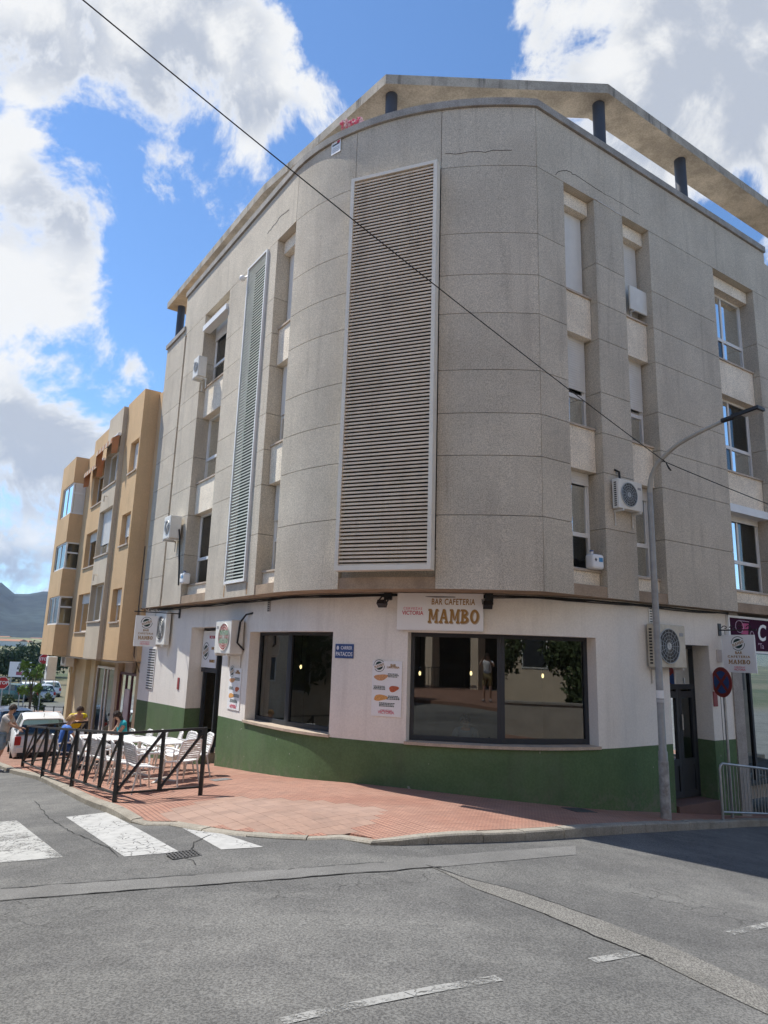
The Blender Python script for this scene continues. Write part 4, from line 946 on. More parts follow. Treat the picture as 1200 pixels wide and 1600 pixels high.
# sill canisters
def jug(c, d, n, lab, w=.30, dp=.2, h=.32):
    c, d, n = Vector(c), Vector(d), Vector(n)
    F = lambda u, o, z: c + d * u + n * o + Vector((0, 0, z)); r = empty('plastic_canister', c, lab, 'canister')
    obj('body', MB().fbox(F, -w / 2, w / 2, -dp / 2, dp / 2, 0, h * .86), WHITEP, r, bevel=.045); obj('neck', MB().tube([F(-w * .25, 0, h * .8), F(-w * .25, 0, h)], .03, 12), WHITEP, r, smooth=True)
    obj('cap', MB().tube([F(-w * .25, 0, h), F(-w * .25, 0, h * 1.08)], .036, 12), BLUEP, r, smooth=True)
    obj('label', MB().fbox(F, .0, w * .34, -dp / 2 - .004, -dp / 2 - .001, h * .42, h * .66), M('label_blue', (.05, .25, .5), .4), r)
    dia = MB(); q = [F(-w * .28, -dp / 2 - .002, h * .40), F(-w * .17, -dp / 2 - .002, h * .52), F(-w * .28, -dp / 2 - .002, h * .64), F(-w * .39, -dp / 2 - .002, h * .52)]; dia.add(q, [(0, 1, 2, 3)]); obj('hazard_mark', dia, M('mark_dark', (.08, .08, .08), .5), r)
u_, z_ = FR.at(933, 892, .05); jug(FR(u_, .1, 1.603), DR, NR, 'white plastic canister with blue label on a first floor window sill')
u_, z_ = FL.at(290, 914, .05); jug(FL(u_, .02, 1.603), -DL, NL, 'white plastic canister on the window sill of the sunlit side front')
# small camera / lamp by the narrow louvre
c = FL(uO + .12, -.12, 9.02); r = empty('wall_camera', c, 'small white dome device at the top of the narrow louvre', 'camera'); obj('dome', MB().ball(c, .08, 14, 10), WHITEP, r, smooth=True); obj('arm', MB().tube([c, FL(uO - .02, -.02, 9.05)], .025, 8), WHITEP, r)

# --- signs
def logo(mx, R1, parent):
    ring = MB(); N_ = 32
    for a, b in ((.92, 1.0), (.0, .68)):
        k = len(ring.v)
        for j in range(N_):
            t = 2 * math.pi * j / N_
            ring.v += [tuple(mx @ Vector((math.cos(t) * R1 * a, math.sin(t) * R1 * a, .003))), tuple(mx @ Vector((math.cos(t) * R1 * b, math.sin(t) * R1 * b, .003)))]
        ring.f += [(k + 2 * j, k + 2 * j + 1, k + (2 * j + 3) % (2 * N_), k + (2 * j + 2) % (2 * N_)) for j in range(N_)]; ring.m += [0] * N_
    obj('badge_rings', ring, DGREEN, parent)
    bm_ = mx @ Matrix.Rotation(R_(20), 4, 'Z'); w, h = R1 * 1.08, R1 * .30
    obj('banner', MB().add(on(bm_, (-w, -h, .005), (w, -h, .005), (w, h, .005), (-w, h, .005)), [(0, 1, 2, 3)]), SIGNW, parent)
    slab_serif('MAMBO', bm_ @ Matrix.Translation((0, 0, .003)), R1 * .40, GOLD, parent, fit=R1 * 1.75)
def arcq(cx, cy, ro, ri, t0, t1, n=10):
    q = []
    for k in range(n):
        a, b = t0 + (t1 - t0) * k / n, t0 + (t1 - t0) * (k + 1) / n
        q.append([(cx + ri[0] * math.cos(a), cy + ri[1] * math.sin(a)), (cx + ro[0] * math.cos(a), cy + ro[1] * math.sin(a)), (cx + ro[0] * math.cos(b), cy + ro[1] * math.sin(b)), (cx + ri[0] * math.cos(b), cy + ri[1] * math.sin(b))])
    return q
RQ = lambda a, b, c, d: [(a, b), (c, b), (c, d), (a, d)]
H_ = math.pi / 2
SLAB = {'M': (1.02, [RQ(.0, 0, .34, .15), RQ(.68, 0, 1.02, .15), RQ(.08, .15, .26, .85), RQ(.76, .15, .94, .85), RQ(.0, .85, .26, 1), RQ(.76, .85, 1.02, 1), [(.26, 1), (.26, .62), (.45, .18), (.51, .30)], [(.76, 1), (.51, .30), (.57, .18), (.76, .62)], [(.26, .62), (.26, 1), (.33, 1), (.51, .42)]]),
        'A': (.96, [RQ(.0, 0, .36, .15), RQ(.58, 0, .96, .15), [(.10, .15), (.27, .15), (.50, .86), (.36, 1)], [(.66, .15), (.87, .15), (.60, 1), (.36, 1)], RQ(.30, .32, .66, .45)]),
        'B': (.84, [RQ(.0, 0, .30, .15), RQ(.08, .15, .30, .85), RQ(.0, .85, .30, 1)] + arcq(.30, .75, (.42, .25), (.18, .10), -H_, H_) + arcq(.30, .27, (.52, .27), (.24, .12), -H_, H_)),
        'O': (.90, arcq(.45, .5, (.45, .5), (.20, .33), 0, 4 * H_, 24))}
def slab_serif(body, mx, size, mat, parent, shadow=None, fit=1.):
    """heavy wood-type lettering with square feet, drawn stroke by stroke"""
    tot = sum(SLAB[c][0] + .10 for c in body) - .10; k = fit / tot; mb = MB(); x = -tot / 2; e = 0
    for c in body:
        w_, qs = SLAB[c]
        for q in qs:
            e += 1; mb.add(on(mx, *[((x + a + b * .06) * k, (b - .5) * size, .004 + e * .00004) for a, b in q]), [(0, 1, 2, 3)])
        x += w_ + .10
    if shadow:
        sb = MB(); sb.v = [tuple(Vector(v) + mx.to_3x3() @ Vector((size * .06, -size * .06, -.003))) for v in mb.v]; sb.f = list(mb.f); sb.m = list(mb.m); obj('lettering_shadow', sb, shadow, parent, fix=False)
    return obj('lettering', mb, mat, parent, fix=False)
def board(name, label, mx, w, h, th=.03, cat='sign', bevel=.004):
    o = obj(name, MB().hexa(on(mx, (-w / 2, -h / 2, -th), (w / 2, -h / 2, -th), (w / 2, h / 2, -th), (-w / 2, h / 2, -th), (-w / 2, -h / 2), (w / 2, -h / 2), (w / 2, h / 2), (-w / 2, h / 2))), SIGNW)
    return tag(o, label, cat)
TANS = M('lettering_tan_outline', (.50, .42, .33), .5)
def wallmx(pa, pb, off):      # flat board between two photo points of the ground-floor wall
    (s0, za), (s1, zb_) = wpx(*pa), wpx(*pb); p0 = wat(s0)[0]; p1 = wat(s1)[0]; d = (p1 - p0).normalized(); n = Vector((-d.y, d.x)); pm = wat((s0 + s1) / 2)[0]
    sagg = max(0, (p0 - pm).dot(n)); c = (p0 + p1) / 2 - n * (off + sagg)
    return plane_mx((c.x, c.y, (za + zb_) / 2), (d.x, d.y, 0)), (p1 - p0).length, abs(za - zb_)
mx, w, h = wallmx((623, 932), (756, 982), .05)
ms = board('shop_sign', 'long white sign reading BAR CAFETERIA MAMBO over the big window', mx, w, .66)
slab_serif('MAMBO', mx @ Matrix.Translation((w * .155, -.075, .0)), .25, GOLD, ms, TANS, fit=w * .585)
text('BAR CAFETERíA', mx @ Matrix.Translation((w * .155, .175, .003)), .15, GOLD, ms, bold=.018, shear=.08, spacing=1.12, fit=w * .50)
text('CERVEZAS', mx @ Matrix.Translation((-w * .315, .05, .003)), .062, PINKL, ms, bold=.01, spacing=1.3, fit=w * .22); text('VICTORIA', mx @ Matrix.Translation((-w * .315, -.03, .003)), .10, REDL, ms, bold=.015, fit=w * .25)
def hang_sign(F, u, oa, ob, zt_, zb_, wall_o, side, label, groupname):
    """board on a bracket square to the wall; side = +1 shows its face towards -F.d"""
    r = empty('hanging_sign', F(u, wall_o, zt_), label, 'sign', groupname)
    right = (F.n if side > 0 else -F.n); c = F(u, (oa + ob) / 2, (zt_ + zb_) / 2); mx = plane_mx(c, right); w, h = abs(ob - oa), zt_ - zb_
    for k in (1, -1):
        m2 = mx if k == 1 else mx @ Matrix.Rotation(math.pi, 4, 'Y')
        if k == 1: obj('board', MB().hexa(on(mx, (-w / 2, -h / 2, -.03), (w / 2, -h / 2, -.03), (w / 2, h / 2, -.03), (-w / 2, h / 2, -.03), (-w / 2, -h / 2), (w / 2, -h / 2), (w / 2, h / 2), (-w / 2, h / 2))), SIGNW, r)
    logo(mx @ Matrix.Translation((0, h * .27, 0)), h * .19, r)
    text('BAR', mx @ Matrix.Translation((0, h * .02, .003)), h * .10, GOLD, r, bold=.02, spacing=1.1); text('CAFETERIA', mx @ Matrix.Translation((0, -h * .085, .003)), h * .085, GOLD, r, bold=.015, spacing=1.25, fit=w * .68)
    slab_serif('MAMBO', mx @ Matrix.Translation((0, -h * .22, 0)), h * .115, GOLD, r, fit=w * .66)
    text('CERVEZAS', mx @ Matrix.Translation((0, -h * .36, .003)), h * .055, PINKL, r, bold=.01, spacing=1.2); text('VICTORIA', mx @ Matrix.Translation((0, -h * .425, .003)), h * .07, PINKL, r, bold=.02)
    obj('bracket', MB().bar(F(u, wall_o, zt_ + .10), F(u, min(oa, ob) - .06, zt_ + .10), .025, .025), BLACKM, r); obj('wall_plate', MB().fbox(F, u - .05, u + .05, wall_o - .02, wall_o, zt_ - .02, zt_ + .24), BLACKM, r)
    sc = MB()
    for k in range(4):
        o_ = oa + (ob - oa) * (k + .5) / 4; pts = [F(u, o_ + .07 * math.cos(t * .7) * (1 - t / 9), zt_ + .15 + .05 * math.sin(t * .7) * (1 - t / 9)) for t in range(9)]; sc.tube(pts, .010, 5)
    tag(obj('scrolls', sc, BLACKM, r), kind='stuff')
    for o_ in (oa + (ob - oa) * .12, oa + (ob - oa) * .88): obj('hanger', MB().bar(F(u, o_, zt_), F(u, o_, zt_ + .09), .008, .008), BLACKM, r)
    return r
uh = FR.at(1124, 990, OR)[0]; oa, za = FR.ato(1178, 992, uh); ob, zb_ = FR.ato(1131, 1050, uh)
hang_sign(FR, uh, oa, ob, FR.ato(1155, 992, uh)[1], FR.ato(1158, 1051, uh)[1], OR, -1, 'white hanging bar sign on black bracket beside the street door and round traffic sign', 'hanging bar signs')
uh = FL.at(281, 958, .36)[0]; oa, za = FL.ato(213, 962, uh); ob, _ = FL.ato(247, 965, uh)
hang_sign(FL, uh, oa, ob, FL.ato(228, 962, uh)[1], FL.ato(228, 1010, uh)[1], .36, 1, 'white hanging bar sign on black bracket in front of the ochre building corner', 'hanging bar signs')
# menu boards
FOOD = [M('food_sandwich', (.62, .33, .16), .6, .25, 60), M('food_stew', (.50, .13, .06), .6, .3, 60), M('food_toast', (.70, .36, .12), .6, .25, 60)]
def menu(pa, pb, label):
    mx, w, h = wallmx(pa, pb, .015); o = board('menu_board', label, mx, w, h, .01, 'menu board')
    logo(mx @ Matrix.Translation((-w * .27, h * .41, 0)), w * .19, o)
    text('BAR', mx @ Matrix.Translation((w * .2, h * .425, .003)), w * .10, GOLD, o, bold=.02); text('CAFETERIA', mx @ Matrix.Translation((w * .2, h * .385, .003)), w * .085, GOLD, o, bold=.02)
    for k, (x, y) in enumerate(((-.2, .2), (.24, .0), (-.2, -.17))):
        q = []
        for j in range(18):
            t = j / 18 * 2 * math.pi; rr = 1 + .12 * math.sin(3 * t + k) ; q.append((w * x + math.cos(t) * w * (.23 if k != 1 else .16) * rr, h * y + math.sin(t) * h * .055 * rr + math.cos(t) * h * .012, .004))
        obj('food_print', MB().add(on(mx, *q), [tuple(range(18))]), FOOD[k], o)
    tb = MB()
    for cx_, cy_, n_ in ((.2, .24, 3), (-.25, .01, 3), (.22, -.16, 3), (0, -.29, 3)):
        for j in range(n_):
            ln = random.uniform(.15, .22) * (1.5 if cx_ == 0 else 1); y = h * (cy_ + .026 - .026 * j); x = w * (cx_ - ln)
            while x < w * (cx_ + ln): dw = random.uniform(.02, .07) * w; tb.add(on(mx, (x, y - h * .008, .003), (x + dw, y - h * .008, .003), (x + dw, y + h * .008, .003), (x, y + h * .008, .003)), [(0, 1, 2, 3)]); x += dw + .012 * w
    tag(obj('small_print', tb, DGREEN, o), kind='stuff')
    text('CERVEZAS', mx @ Matrix.Translation((0, -h * .40, .003)), w * .085, PINKL, o, bold=.01); text('VICTORIA', mx @ Matrix.Translation((0, -h * .43, .003)), w * .12, PINKL, o, bold=.02)
menu((583, 1032), (627, 1121), 'white menu board with food pictures between the two shop windows')
menu((360, 1043), (374, 1111), 'white menu board with food pictures beside the entrance door')
# street name plate
mx, w, h = wallmx((525, 1006), (552.5, 1029), .012); o = tag(board('street_plate', 'blue enamel street name plate reading CARRER PATACOS', mx, w, h * 1.0, .012, 'street sign'), None)
o.data.materials[0] = BLUEP
PLW = M('plate_lettering', (.72, .74, .78), .4); text('CARRER', mx @ Matrix.Translation((w * .12, h * .22, .002)), w * .22, PLW, o, bold=.01, fit=w * .62); text('PATACOS', mx @ Matrix.Translation((0, -h * .22, .002)), w * .26, PLW, o, bold=.012, fit=w * .9)
obj('crest', MB().disc(mx @ Vector((-w * .36, h * .22, .003)), mx.to_3x3() @ Vector((0, 0, 1)), w * .07, 10, ry=w * .10), PLW, o)
# door sign lettering
uu, zz_ = FL.at(324, 1010, OL + .33); DSm = plane_mx(DS.data.vertices[0].co, -DL)
vs_ = [v.co for v in DS.data.vertices]; cc = sum(vs_, Vector()) / 8; DSm = plane_mx(cc - NL * .011, -DL)
logo(DSm @ Matrix.Translation((-.22, -.05, 0)), .22, DS); text('VICTORIA', DSm @ Matrix.Translation((.18, .3, .003)), .10, REDL, DS, bold=.02)
text('BAR', DSm @ Matrix.Translation((.25, .02, .003)), .10, GOLD, DS, bold=.03); text('MAMBO', DSm @ Matrix.Translation((.25, -.3, .003)), .10, GOLD, DS, bold=.03)
# small alarm / extinguisher plates
def plate(F, px, py, w, h, o, mat, name, label, cat):
    u, z = F.at(px, py, o); return tag(obj(name, MB().fbox(F, u - w / 2, u + w / 2, o - .02, o - .002, z - h / 2, z + h / 2), mat), label, cat)
plate(FR, 1117, 1092, .14, .30, OR, M('alarm_red', (.30, .05, .05), .5), 'alarm_plate', 'small dark red plate on the white wall beside the street door', 'wall plate')
plate(FL, 279, 1068, .12, .30, .395, M('alarm_red', (.30, .05, .05), .5), 'alarm_plate', 'small red plate on the white wall beside the bar entrance', 'wall plate')
plate(FR, 1123, 1025, .18, .26, OR, M('notice_pale', (.62, .56, .52), .6), 'paper_notice', 'pale paper notice on the wall behind the hanging sign', 'notice')
# roof-edge banners
d = ray(525, 231); p = None
KA = arcseg(0, 2); q = onarc(525, 231, KA, -.002)
if q:
    mx = plane_mx(q + Vector((0, -.02, 0)), (.78, -.62, 0)); o = board('warning_notice', 'small white notice fixed under the curved parapet', mx, .26, .30, .006, 'notice')
    for k, (y, ww) in enumerate(((.05, .2), (-.02, .18), (-.06, .2), (-.1, .16))): obj('print_line', MB().add(on(mx, (-ww / 2, y, .002), (ww / 2, y, .002), (ww / 2, y + (.035 if k == 0 else .015), .002), (-ww / 2, y + (.035 if k == 0 else .015), .002)), [(0, 1, 2, 3)]), DGREEN if k == 0 else M('print_grey', (.5, .5, .5), .6), o)
    obj('print_mark', MB().add(on(mx, (.03, .08, .003), (.11, .08, .003), (.11, .13, .003), (.03, .13, .003)), [(0, 1, 2, 3)]), REDL, o)
pa, pb = onarc(533, 196, KA, .012), onarc(566, 188, arcseg(0, 4), .012)
if pa and pb:
    lm = MB(); lm2 = MB(); nb = 60
    for k in range(nb):
        t = random.random(); c = pa.lerp(pb, t) + Vector((random.uniform(-.03, .03), random.uniform(-.03, .03), random.uniform(-.06, .09)))
        (lm if k % 2 else lm2).ball(c, random.uniform(.018, .034), 6, 4)
    for k in range(14): c = pa.lerp(pb, (k + .5) / 14); lm.tube([c - Vector((0, 0, .12)), c], .008, 4)
    r = empty('flowering_plant', (pa + pb) / 2, 'small spray of pink blossom spilling over the curved parapet', 'plant')
    tag(obj('blossom', lm, M('blossom_pink', (.75, .16, .24), .7, .2, 30), r), kind='stuff'); tag(obj('blossom', lm2, M('blossom_pale', (.78, .50, .52), .7, .2, 30), r), kind='stuff')
# floodlights over the sign
for px, py, lab in ((606, 936, 'black floodlight on the wall left of the long bar sign'), (762, 938, 'black floodlight on the wall right of the long bar sign')):
    s_, z_ = wpx(px, py); p, n, dd = wat(s_); n3 = Vector((n.x, n.y, 0)); c = Vector((p.x, p.y, z_)); r = empty('floodlight', c, lab, 'floodlight', 'floodlights over the bar sign')
    d3 = Vector((dd.x, dd.y, 0)); F = Fr(c, d3, n3)
    FF = lambda u, o, z: c + d3 * u + n3 * o + Vector((0, 0, z))
    obj('wall_box', MB().fbox(FF, -.05, .09, -.07, -.002, -.02, .12), BLACKM, r)
    q = [FF(-.10, -.30, -.10), FF(.06, -.30, -.10), FF(.06, -.20, -.17), FF(-.10, -.20, -.17), FF(-.10, -.25, -.03), FF(.06, -.25, -.03), FF(.06, -.15, -.10), FF(-.10, -.15, -.10)]
    obj('lamp_head', MB().hexa(q), BLACKM, r); obj('yoke', MB().bar(FF(-.11, -.02, .05), FF(-.11, -.23, -.08), .012, .03).bar(FF(.07, -.02, .05), FF(.07, -.23, -.08), .012, .03).bar(FF(-.11, -.02, .05), FF(.07, -.02, .05), .012, .03), BLACKM, r)
# wall vents
def vent(fn, w, h, n, label, mat=SHUT):
    r = empty('wall_vent', fn(0, 0, 0), label, 'vent', 'wall vents'); obj('frame', MB().fbox(fn, -w / 2, w / 2, -.015, -.002, -h / 2, h / 2), mat, r)
    for k in range(n):
        z = -h / 2 + h * (k + .25) / n; obj('slot', MB().fbox(fn, -w / 2 + .03, w / 2 - .03, -.019, -.0155, z, z + h / n * .42), ACD, r)
def Fat(F, px, py, o): u, z = F.at(px, py, o); return lambda a, b, c: F(u + a, o + b, z + c)
WF = lambda px, py: (lambda sz: (lambda w: (lambda a, b, c: Vector((w[0].x + w[2].x * a + w[1].x * b, w[0].y + w[2].y * a + w[1].y * b, sz[1] + c))))(wat(sz[0])))(wpx(px, py))
vent(WF(236, 1045), .50, 1.15, 16, 'tall white slatted wall vent beside the ochre building')
vent(Fat(FR, 1016, 961, OR), .13, .30, 6, 'small slatted wall vent above the large old air conditioner')
s_, z_ = wpx(421, 946); p, n, dd = wat(s_); vent(lambda a, b, c, p=p, n=n, dd=dd, z_=z_: Vector((p.x + dd.x * a + n.x * b, p.y + dd.y * a + n.y * b, z_ + c)), .13, .26, 6, 'small grey wall vent above the left shop window', M('vent_grey', (.42, .39, .36), .7))
# purple shop sign
uu0 = FR.at(1137, 962, .2)[0]; sg_ = empty('purple_shop_sign', FR(uu0 + 1.5, .2, .3), 'dark purple shop sign with white border and pink cup at the building end', 'sign')
obj('border', MB().fbox(FR, uu0, uu0 + 3.2, OR - .06, OR, .24, 1.03), SIGNW, sg_); obj('board', MB().fbox(FR, uu0 + .05, uu0 + 3.15, OR - .068, OR - .058, .29, .98), PURPLE, sg_)
mx = plane_mx(FR(uu0 + .55, OR - .07, .66), DR); PK = M('cup_pink', (.45, .03, .15), .5)
obj('cup', MB().add(on(mx, (-.10, -.02, .002), (.17, -.02, .002), (.22, .22, .002), (-.05, .22, .002)), [(0, 1, 2, 3)]), PK, sg_)
obj('cup_outline', MB().tube(on(mx, *[(-.16 + .16 * math.cos(t / 6 * math.pi), .14 + .13 * math.sin(t / 6 * math.pi), .003) for t in range(13)]), .008, 5).tube(on(mx, (-.16, .27, .003), (.24, .26, .003)), .008, 5).tube(on(mx, *[(.33 + .07 * math.cos(t / 6 * math.pi), -.02 + .08 * math.sin(t / 6 * math.pi), .003) for t in range(13)]), .008, 5), M('line_mauve', (.55, .40, .52), .5), sg_)
text('C', plane_mx(FR(uu0 + 1.27, OR - .07, .68), DR), .5, SIGNW, sg_, bold=.02, shear=.2); text('"Ta', plane_mx(FR(uu0 + 1.22, OR - .07, .40), DR), .17, M('line_mauve', (.55, .40, .52), .5), sg_)
obj('shop_lamp', MB().fbox(FR, uu0 + .42, uu0 + .56, OR + .0, OR + .2, -.55, -.1), M('shop_item_dark', (.06, .06, .06), .6), BLD)

# ------------------------------------------------------------------ street furniture
b = gnd(1041, 1281, .11); b.z = PZ(b.x, b.y); D = b.y
def onpole(px, py): d_ = ray(px, py); return d_ * (b.y / d_.y)
lp = empty('street_lamp', b, 'tall grey street lamp with curved arm in front of the street door', 'street lamp')
ztop = onpole(1015, 770).z
obj('pole', MB().tube([b, b + Vector((0, 0, 1.1)), b + Vector((0, 0, 1.13)), b + Vector((0, 0, 4)), (b.x, b.y, ztop)], [.085, .08, .066, .058, .05], 20), M('lamp_pole_grey', (.34, .34, .33), .55, .1, 5, metal=.3, dirt=(.2, .19, .17), dirt_amt=.3), lp, smooth=True)
obj('base_sleeve', MB().tube([b - Vector((0, 0, .05)), b + Vector((0, 0, .95))], [.09, .086], 20), M('sleeve_worn', (.40, .39, .37), .7, .25, 7, dirt=(.16, .13, .10), dirt_amt=.5), lp, smooth=True)
out = -NR
def onarm(px, py):            # vertical plane through the pole, square to the kerb
    d_ = ray(px, py); n = Vector((out.y, -out.x, 0)); t = Vector((b.x, b.y, 0)).dot(n) / d_.dot(n); return d_ * t
AL = [onarm(*p) for p in ((1018, 745), (1030, 722), (1056, 697), (1090, 677), (1134, 656))]
armp = [Vector((b.x, b.y, ztop))] + AL
arm = crom(armp, 6)
obj('arm', MB().tube(arm, [.05 - .018 * i / len(arm) for i in range(len(arm))], 14), M('lamp_arm_beige', (.40, .38, .33), .5, .06, 5), lp, smooth=True)
h0, h1 = onarm(1133, 656), onarm(1190, 637); hd = (h1 - h0).normalized(); sd = hd.cross(Vector((0, 0, 1))).normalized(); hu = sd.cross(hd)
def HP(a, s, u): return h0 + hd * a + sd * s + hu * u
HL = (h1 - h0).length
obj('lamp_head', MB().hexa([HP(HL * .2, -.05, -.03), HP(HL * .2, .05, -.03), HP(HL, .12, -.04), HP(HL, -.12, -.04), HP(HL * .2, -.05, .05), HP(HL * .2, .05, .05), HP(HL, .12, .03), HP(HL, -.12, .03)]), BLACKM, lp, bevel=.015)
obj('spigot', MB().tube([HP(-.06, 0, 0), HP(HL * .25, 0, 0)], .045, 12), BLACKM, lp, smooth=True)
obj('lens', MB().add([HP(HL * .5, -.07, -.043), HP(HL * .95, -.10, -.045), HP(HL * .95, .10, -.045), HP(HL * .5, .07, -.043)], [(0, 1, 2, 3)]), M('lamp_lens', (.5, .5, .48), .3), lp)
obj('sticker', MB().tube([b + Vector((0, 0, 2.02)), b + Vector((0, 0, 2.16))], [.0655, .065], 20, cap=False), SIGNW, lp, smooth=True)
obj('tape', MB().tube([b + Vector((0, 0, 1.95)), b + Vector((0, 0, 2.0))], [.068, .068], 20, cap=False), M('tape_grey', (.5, .5, .5), .6), lp, smooth=True)
# overhead cable, clipped to the lamp arm
A0 = onarm(1040, 722); L0 = ray(40, -74) * 6.6; R0 = ray(1420, 868) * 15.5
def sagline(a, b_, sag, n=40): return [a.lerp(b_, k / n) - Vector((0, 0, sag * 4 * (k / n) * (1 - k / n))) for k in range(n + 1)]
ohc = MB().tube(sagline(L0, A0, .10), .0085, 6); ohc2 = MB().tube(sagline(A0, R0, .06), .009, 6)
r = empty('overhead_cable', A0, 'black overhead cable slung across the front of the building to the lamp', 'cable'); obj('span', ohc, CABLE, r, smooth=True); obj('span', ohc2, CABLE, r, smooth=True)
tie = MB()
for k in range(3): tie.tube([A0 + Vector((random.uniform(-.08, .02), 0, random.uniform(-.02, .06))), A0 + Vector((0, 0, 0)), A0 + Vector((random.uniform(.0, .1), 0, -random.uniform(.08, .2)))], .008, 5)
tag(obj('tie', tie, CABLE, r), kind='stuff')
# no-stopping sign
u_ = FR.at(1136, 1150, 0)[0]; base = FR(u_, -.0, 0); base.z = PZ(base.x, base.y); c = None
o_, z_ = FR.ato(1131, 1066, u_); cen = FR(u_, -.02, z_); r = empty('traffic_sign', base, 'round blue no stopping sign with red ring and cross on a thin pole', 'traffic sign')
obj('pole', MB().tube([base, (base.x, base.y, z_ + .3)], .028, 12), STEEL, r, smooth=True)
fn = Vector((-.977, -.21, 0)).normalized(); fc = Vector((base.x, base.y, z_)) + fn * .045
obj('plate', MB().disc(fc - fn * .01, fn, .30, 36, .01), M('sign_red', (.26, .045, .04), .6, .15, 5), r); obj('blue_field', MB().disc(fc + fn * .003, fn, .225, 32, .0), M('sign_blue', (.045, .09, .24), .6, .15, 5), r)
mxs = plane_mx(fc + fn * .005, Vector((0, 0, 1)).cross(fn))
for a in (45, -45):
    m2 = mxs @ Matrix.Rotation(R_(a), 4, 'Z'); obj('cross_bar', MB().add(on(m2, (-.225, -.033), (.225, -.033), (.225, .033), (-.225, .033)), [(0, 1, 2, 3)]), M('sign_red', (.38, .05, .045), .5), r); mxs = mxs @ Matrix.Translation((0, 0, .001))
# galvanised pedestrian barrier
p0 = gnd(1130, 1283, .11); p0.z = PZ(p0.x, p0.y); p1 = p0 + DR * 2.3; p1.z = PZ(p1.x, p1.y); r = empty('pedestrian_barrier', p0, 'galvanised tubular crowd barrier along the kerb by the shop', 'barrier')
h = 1.0; dz = Vector((0, 0, 1))
obj('frame', MB().tube([p0 - dz * .0, p0 + dz * (h - .1), p0 + DR * .03 + dz * (h - .03), p0 + DR * .1 + dz * h, p1 - DR * .1 + dz * h, p1 - DR * .03 + dz * (h - .03), p1 + dz * (h - .1), p1], .024, 10), STEEL, r, smooth=True)
obj('bottom_rail', MB().tube([p0 + dz * .14, p1 + dz * .14], .02, 8), STEEL, r, smooth=True)
for k in range(1, 20): q = p0.lerp(p1, k / 20); obj('bar', MB().tube([q + dz * .14, q + dz * h], .009, 6), STEEL, r)

# ------------------------------------------------------------------ ochre apartment building further down the side street
OB = empty('ochre_apartment_building', FL(11, 3, -3.6), 'ochre rendered apartment building with stepped bays and enclosed corner balconies', 'building')
OBZ = -.46
def prect(o, x0, x1, y0, y1):
    xm, ym = (x0 + x1) / 2, (y0 + y1) / 2
    ua = FL.at(x0, ym, o)[0]; ub = FL.at(x1, ym, o)[0]; return min(ua, ub), max(ua, ub), FL.at(xm, y1, o)[1], FL.at(xm, y0, o)[1]
def owindow(o, u0, u1, z0, z1, style, lab=None):
    """white window set in a reveal; style: plain / shutter fraction / big panel"""
    t = .05; d = o + .17; fm = MB().fbox(FL, u0, u0 + t, d, d + .05, z0, z1).fbox(FL, u1 - t, u1, d, d + .05, z0, z1).fbox(FL, u0 + t, u1 - t, d + .001, d + .05, z0, z0 + t).fbox(FL, u0 + t, u1 - t, d + .001, d + .05, z1 - t, z1).fbox(FL, (u0 + u1) / 2 - .03, (u0 + u1) / 2 + .03, d + .002, d + .05, z0 + t, z1 - t)
    w = obj('window', fm, PVC, OB); um = (u0 + u1) / 2
    for a, b in ((u0 + t, um - .03), (um + .03, u1 - t)): obj('pane', MB().add([FL(a, d + .02, z0 + t), FL(b, d + .02, z0 + t), FL(b, d + .02, z1 - t), FL(a, d + .02, z1 - t)], [(0, 1, 2, 3)]), GLASSU, w)
    if style: obj('shutter', slats_mesh(FL, u0 + t, u1 - t, d - .03, z1 - (z1 - z0) * style, z1, .06), SHUT, w)
    obj('sill', MB().fbox(FL, u0 - .03, u1 + .03, o - .04, d, z0 - .05, z0 - .002), STONE, w)
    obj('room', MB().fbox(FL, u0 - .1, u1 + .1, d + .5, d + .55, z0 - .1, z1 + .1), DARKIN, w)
def ostrip(name, o, u0, u1, z0, z1, mat, rects, th=.32):
    """wall strip with its openings left open, built from butted pieces"""
    mb = MB(); rects = sorted(rects, key=lambda r: r[2]); z = z0
    for (a, b, c, d, st) in rects:
        a, b = max(a, u0 + .05), min(b, u1 - .05)
        mb.fbox(FL, u0, u1, o, o + th, z, c); mb.fbox(FL, u0, a, o, o + th, c, d); mb.fbox(FL, b, u1, o, o + th, c, d); z = d
        owindow(o, a, b, c, d, st)
    mb.fbox(FL, u0, u1, o, o + th, z, z1); obj(name, mb, mat, OB)
b1 = [(*prect(-.46, *r), s) for r, s in (((203, 215, 690, 735), .98), ((189, 202, 803, 850), .72), ((174, 188, 920, 971), .5))]
ostrip('wall_bay', -.46, 6.47, 8.40, OBZ, 8.1, ORANGE, b1)
b2 = [(*prect(-.60, *r), s) for r, s in (((164, 183, 708, 756), 0), ((151, 175, 797, 865), .75), ((140, 160, 913, 970), 0))]
ostrip('wall_bay', -.60, 8.40, 10.3, OBZ - .01, 8.02, ORBEIGE, b2)
b3 = [(*prect(-.46, *r), s) for r, s in (((146, 162, 742, 786), 0), ((133, 151, 832, 884), .25), ((120, 141, 928, 987), .25))]
ostrip('wall_bay', -.46, 10.3, 13.1, OBZ, 7.92, ORANGE, b3)
obj('wall_bay', MB().fbox(FL, 13.1, 13.9, -.46, 0, OBZ, 7.4), ORANGE, OB)
mb = MB().fbox(FL, 6.47, 6.79, -.14, .05, OBZ, 8.1).fbox(FL, 6.09, 6.47, .0, .3, OBZ, 8.0); obj('side_wall', mb, ORANGE, OB)
mb = MB()
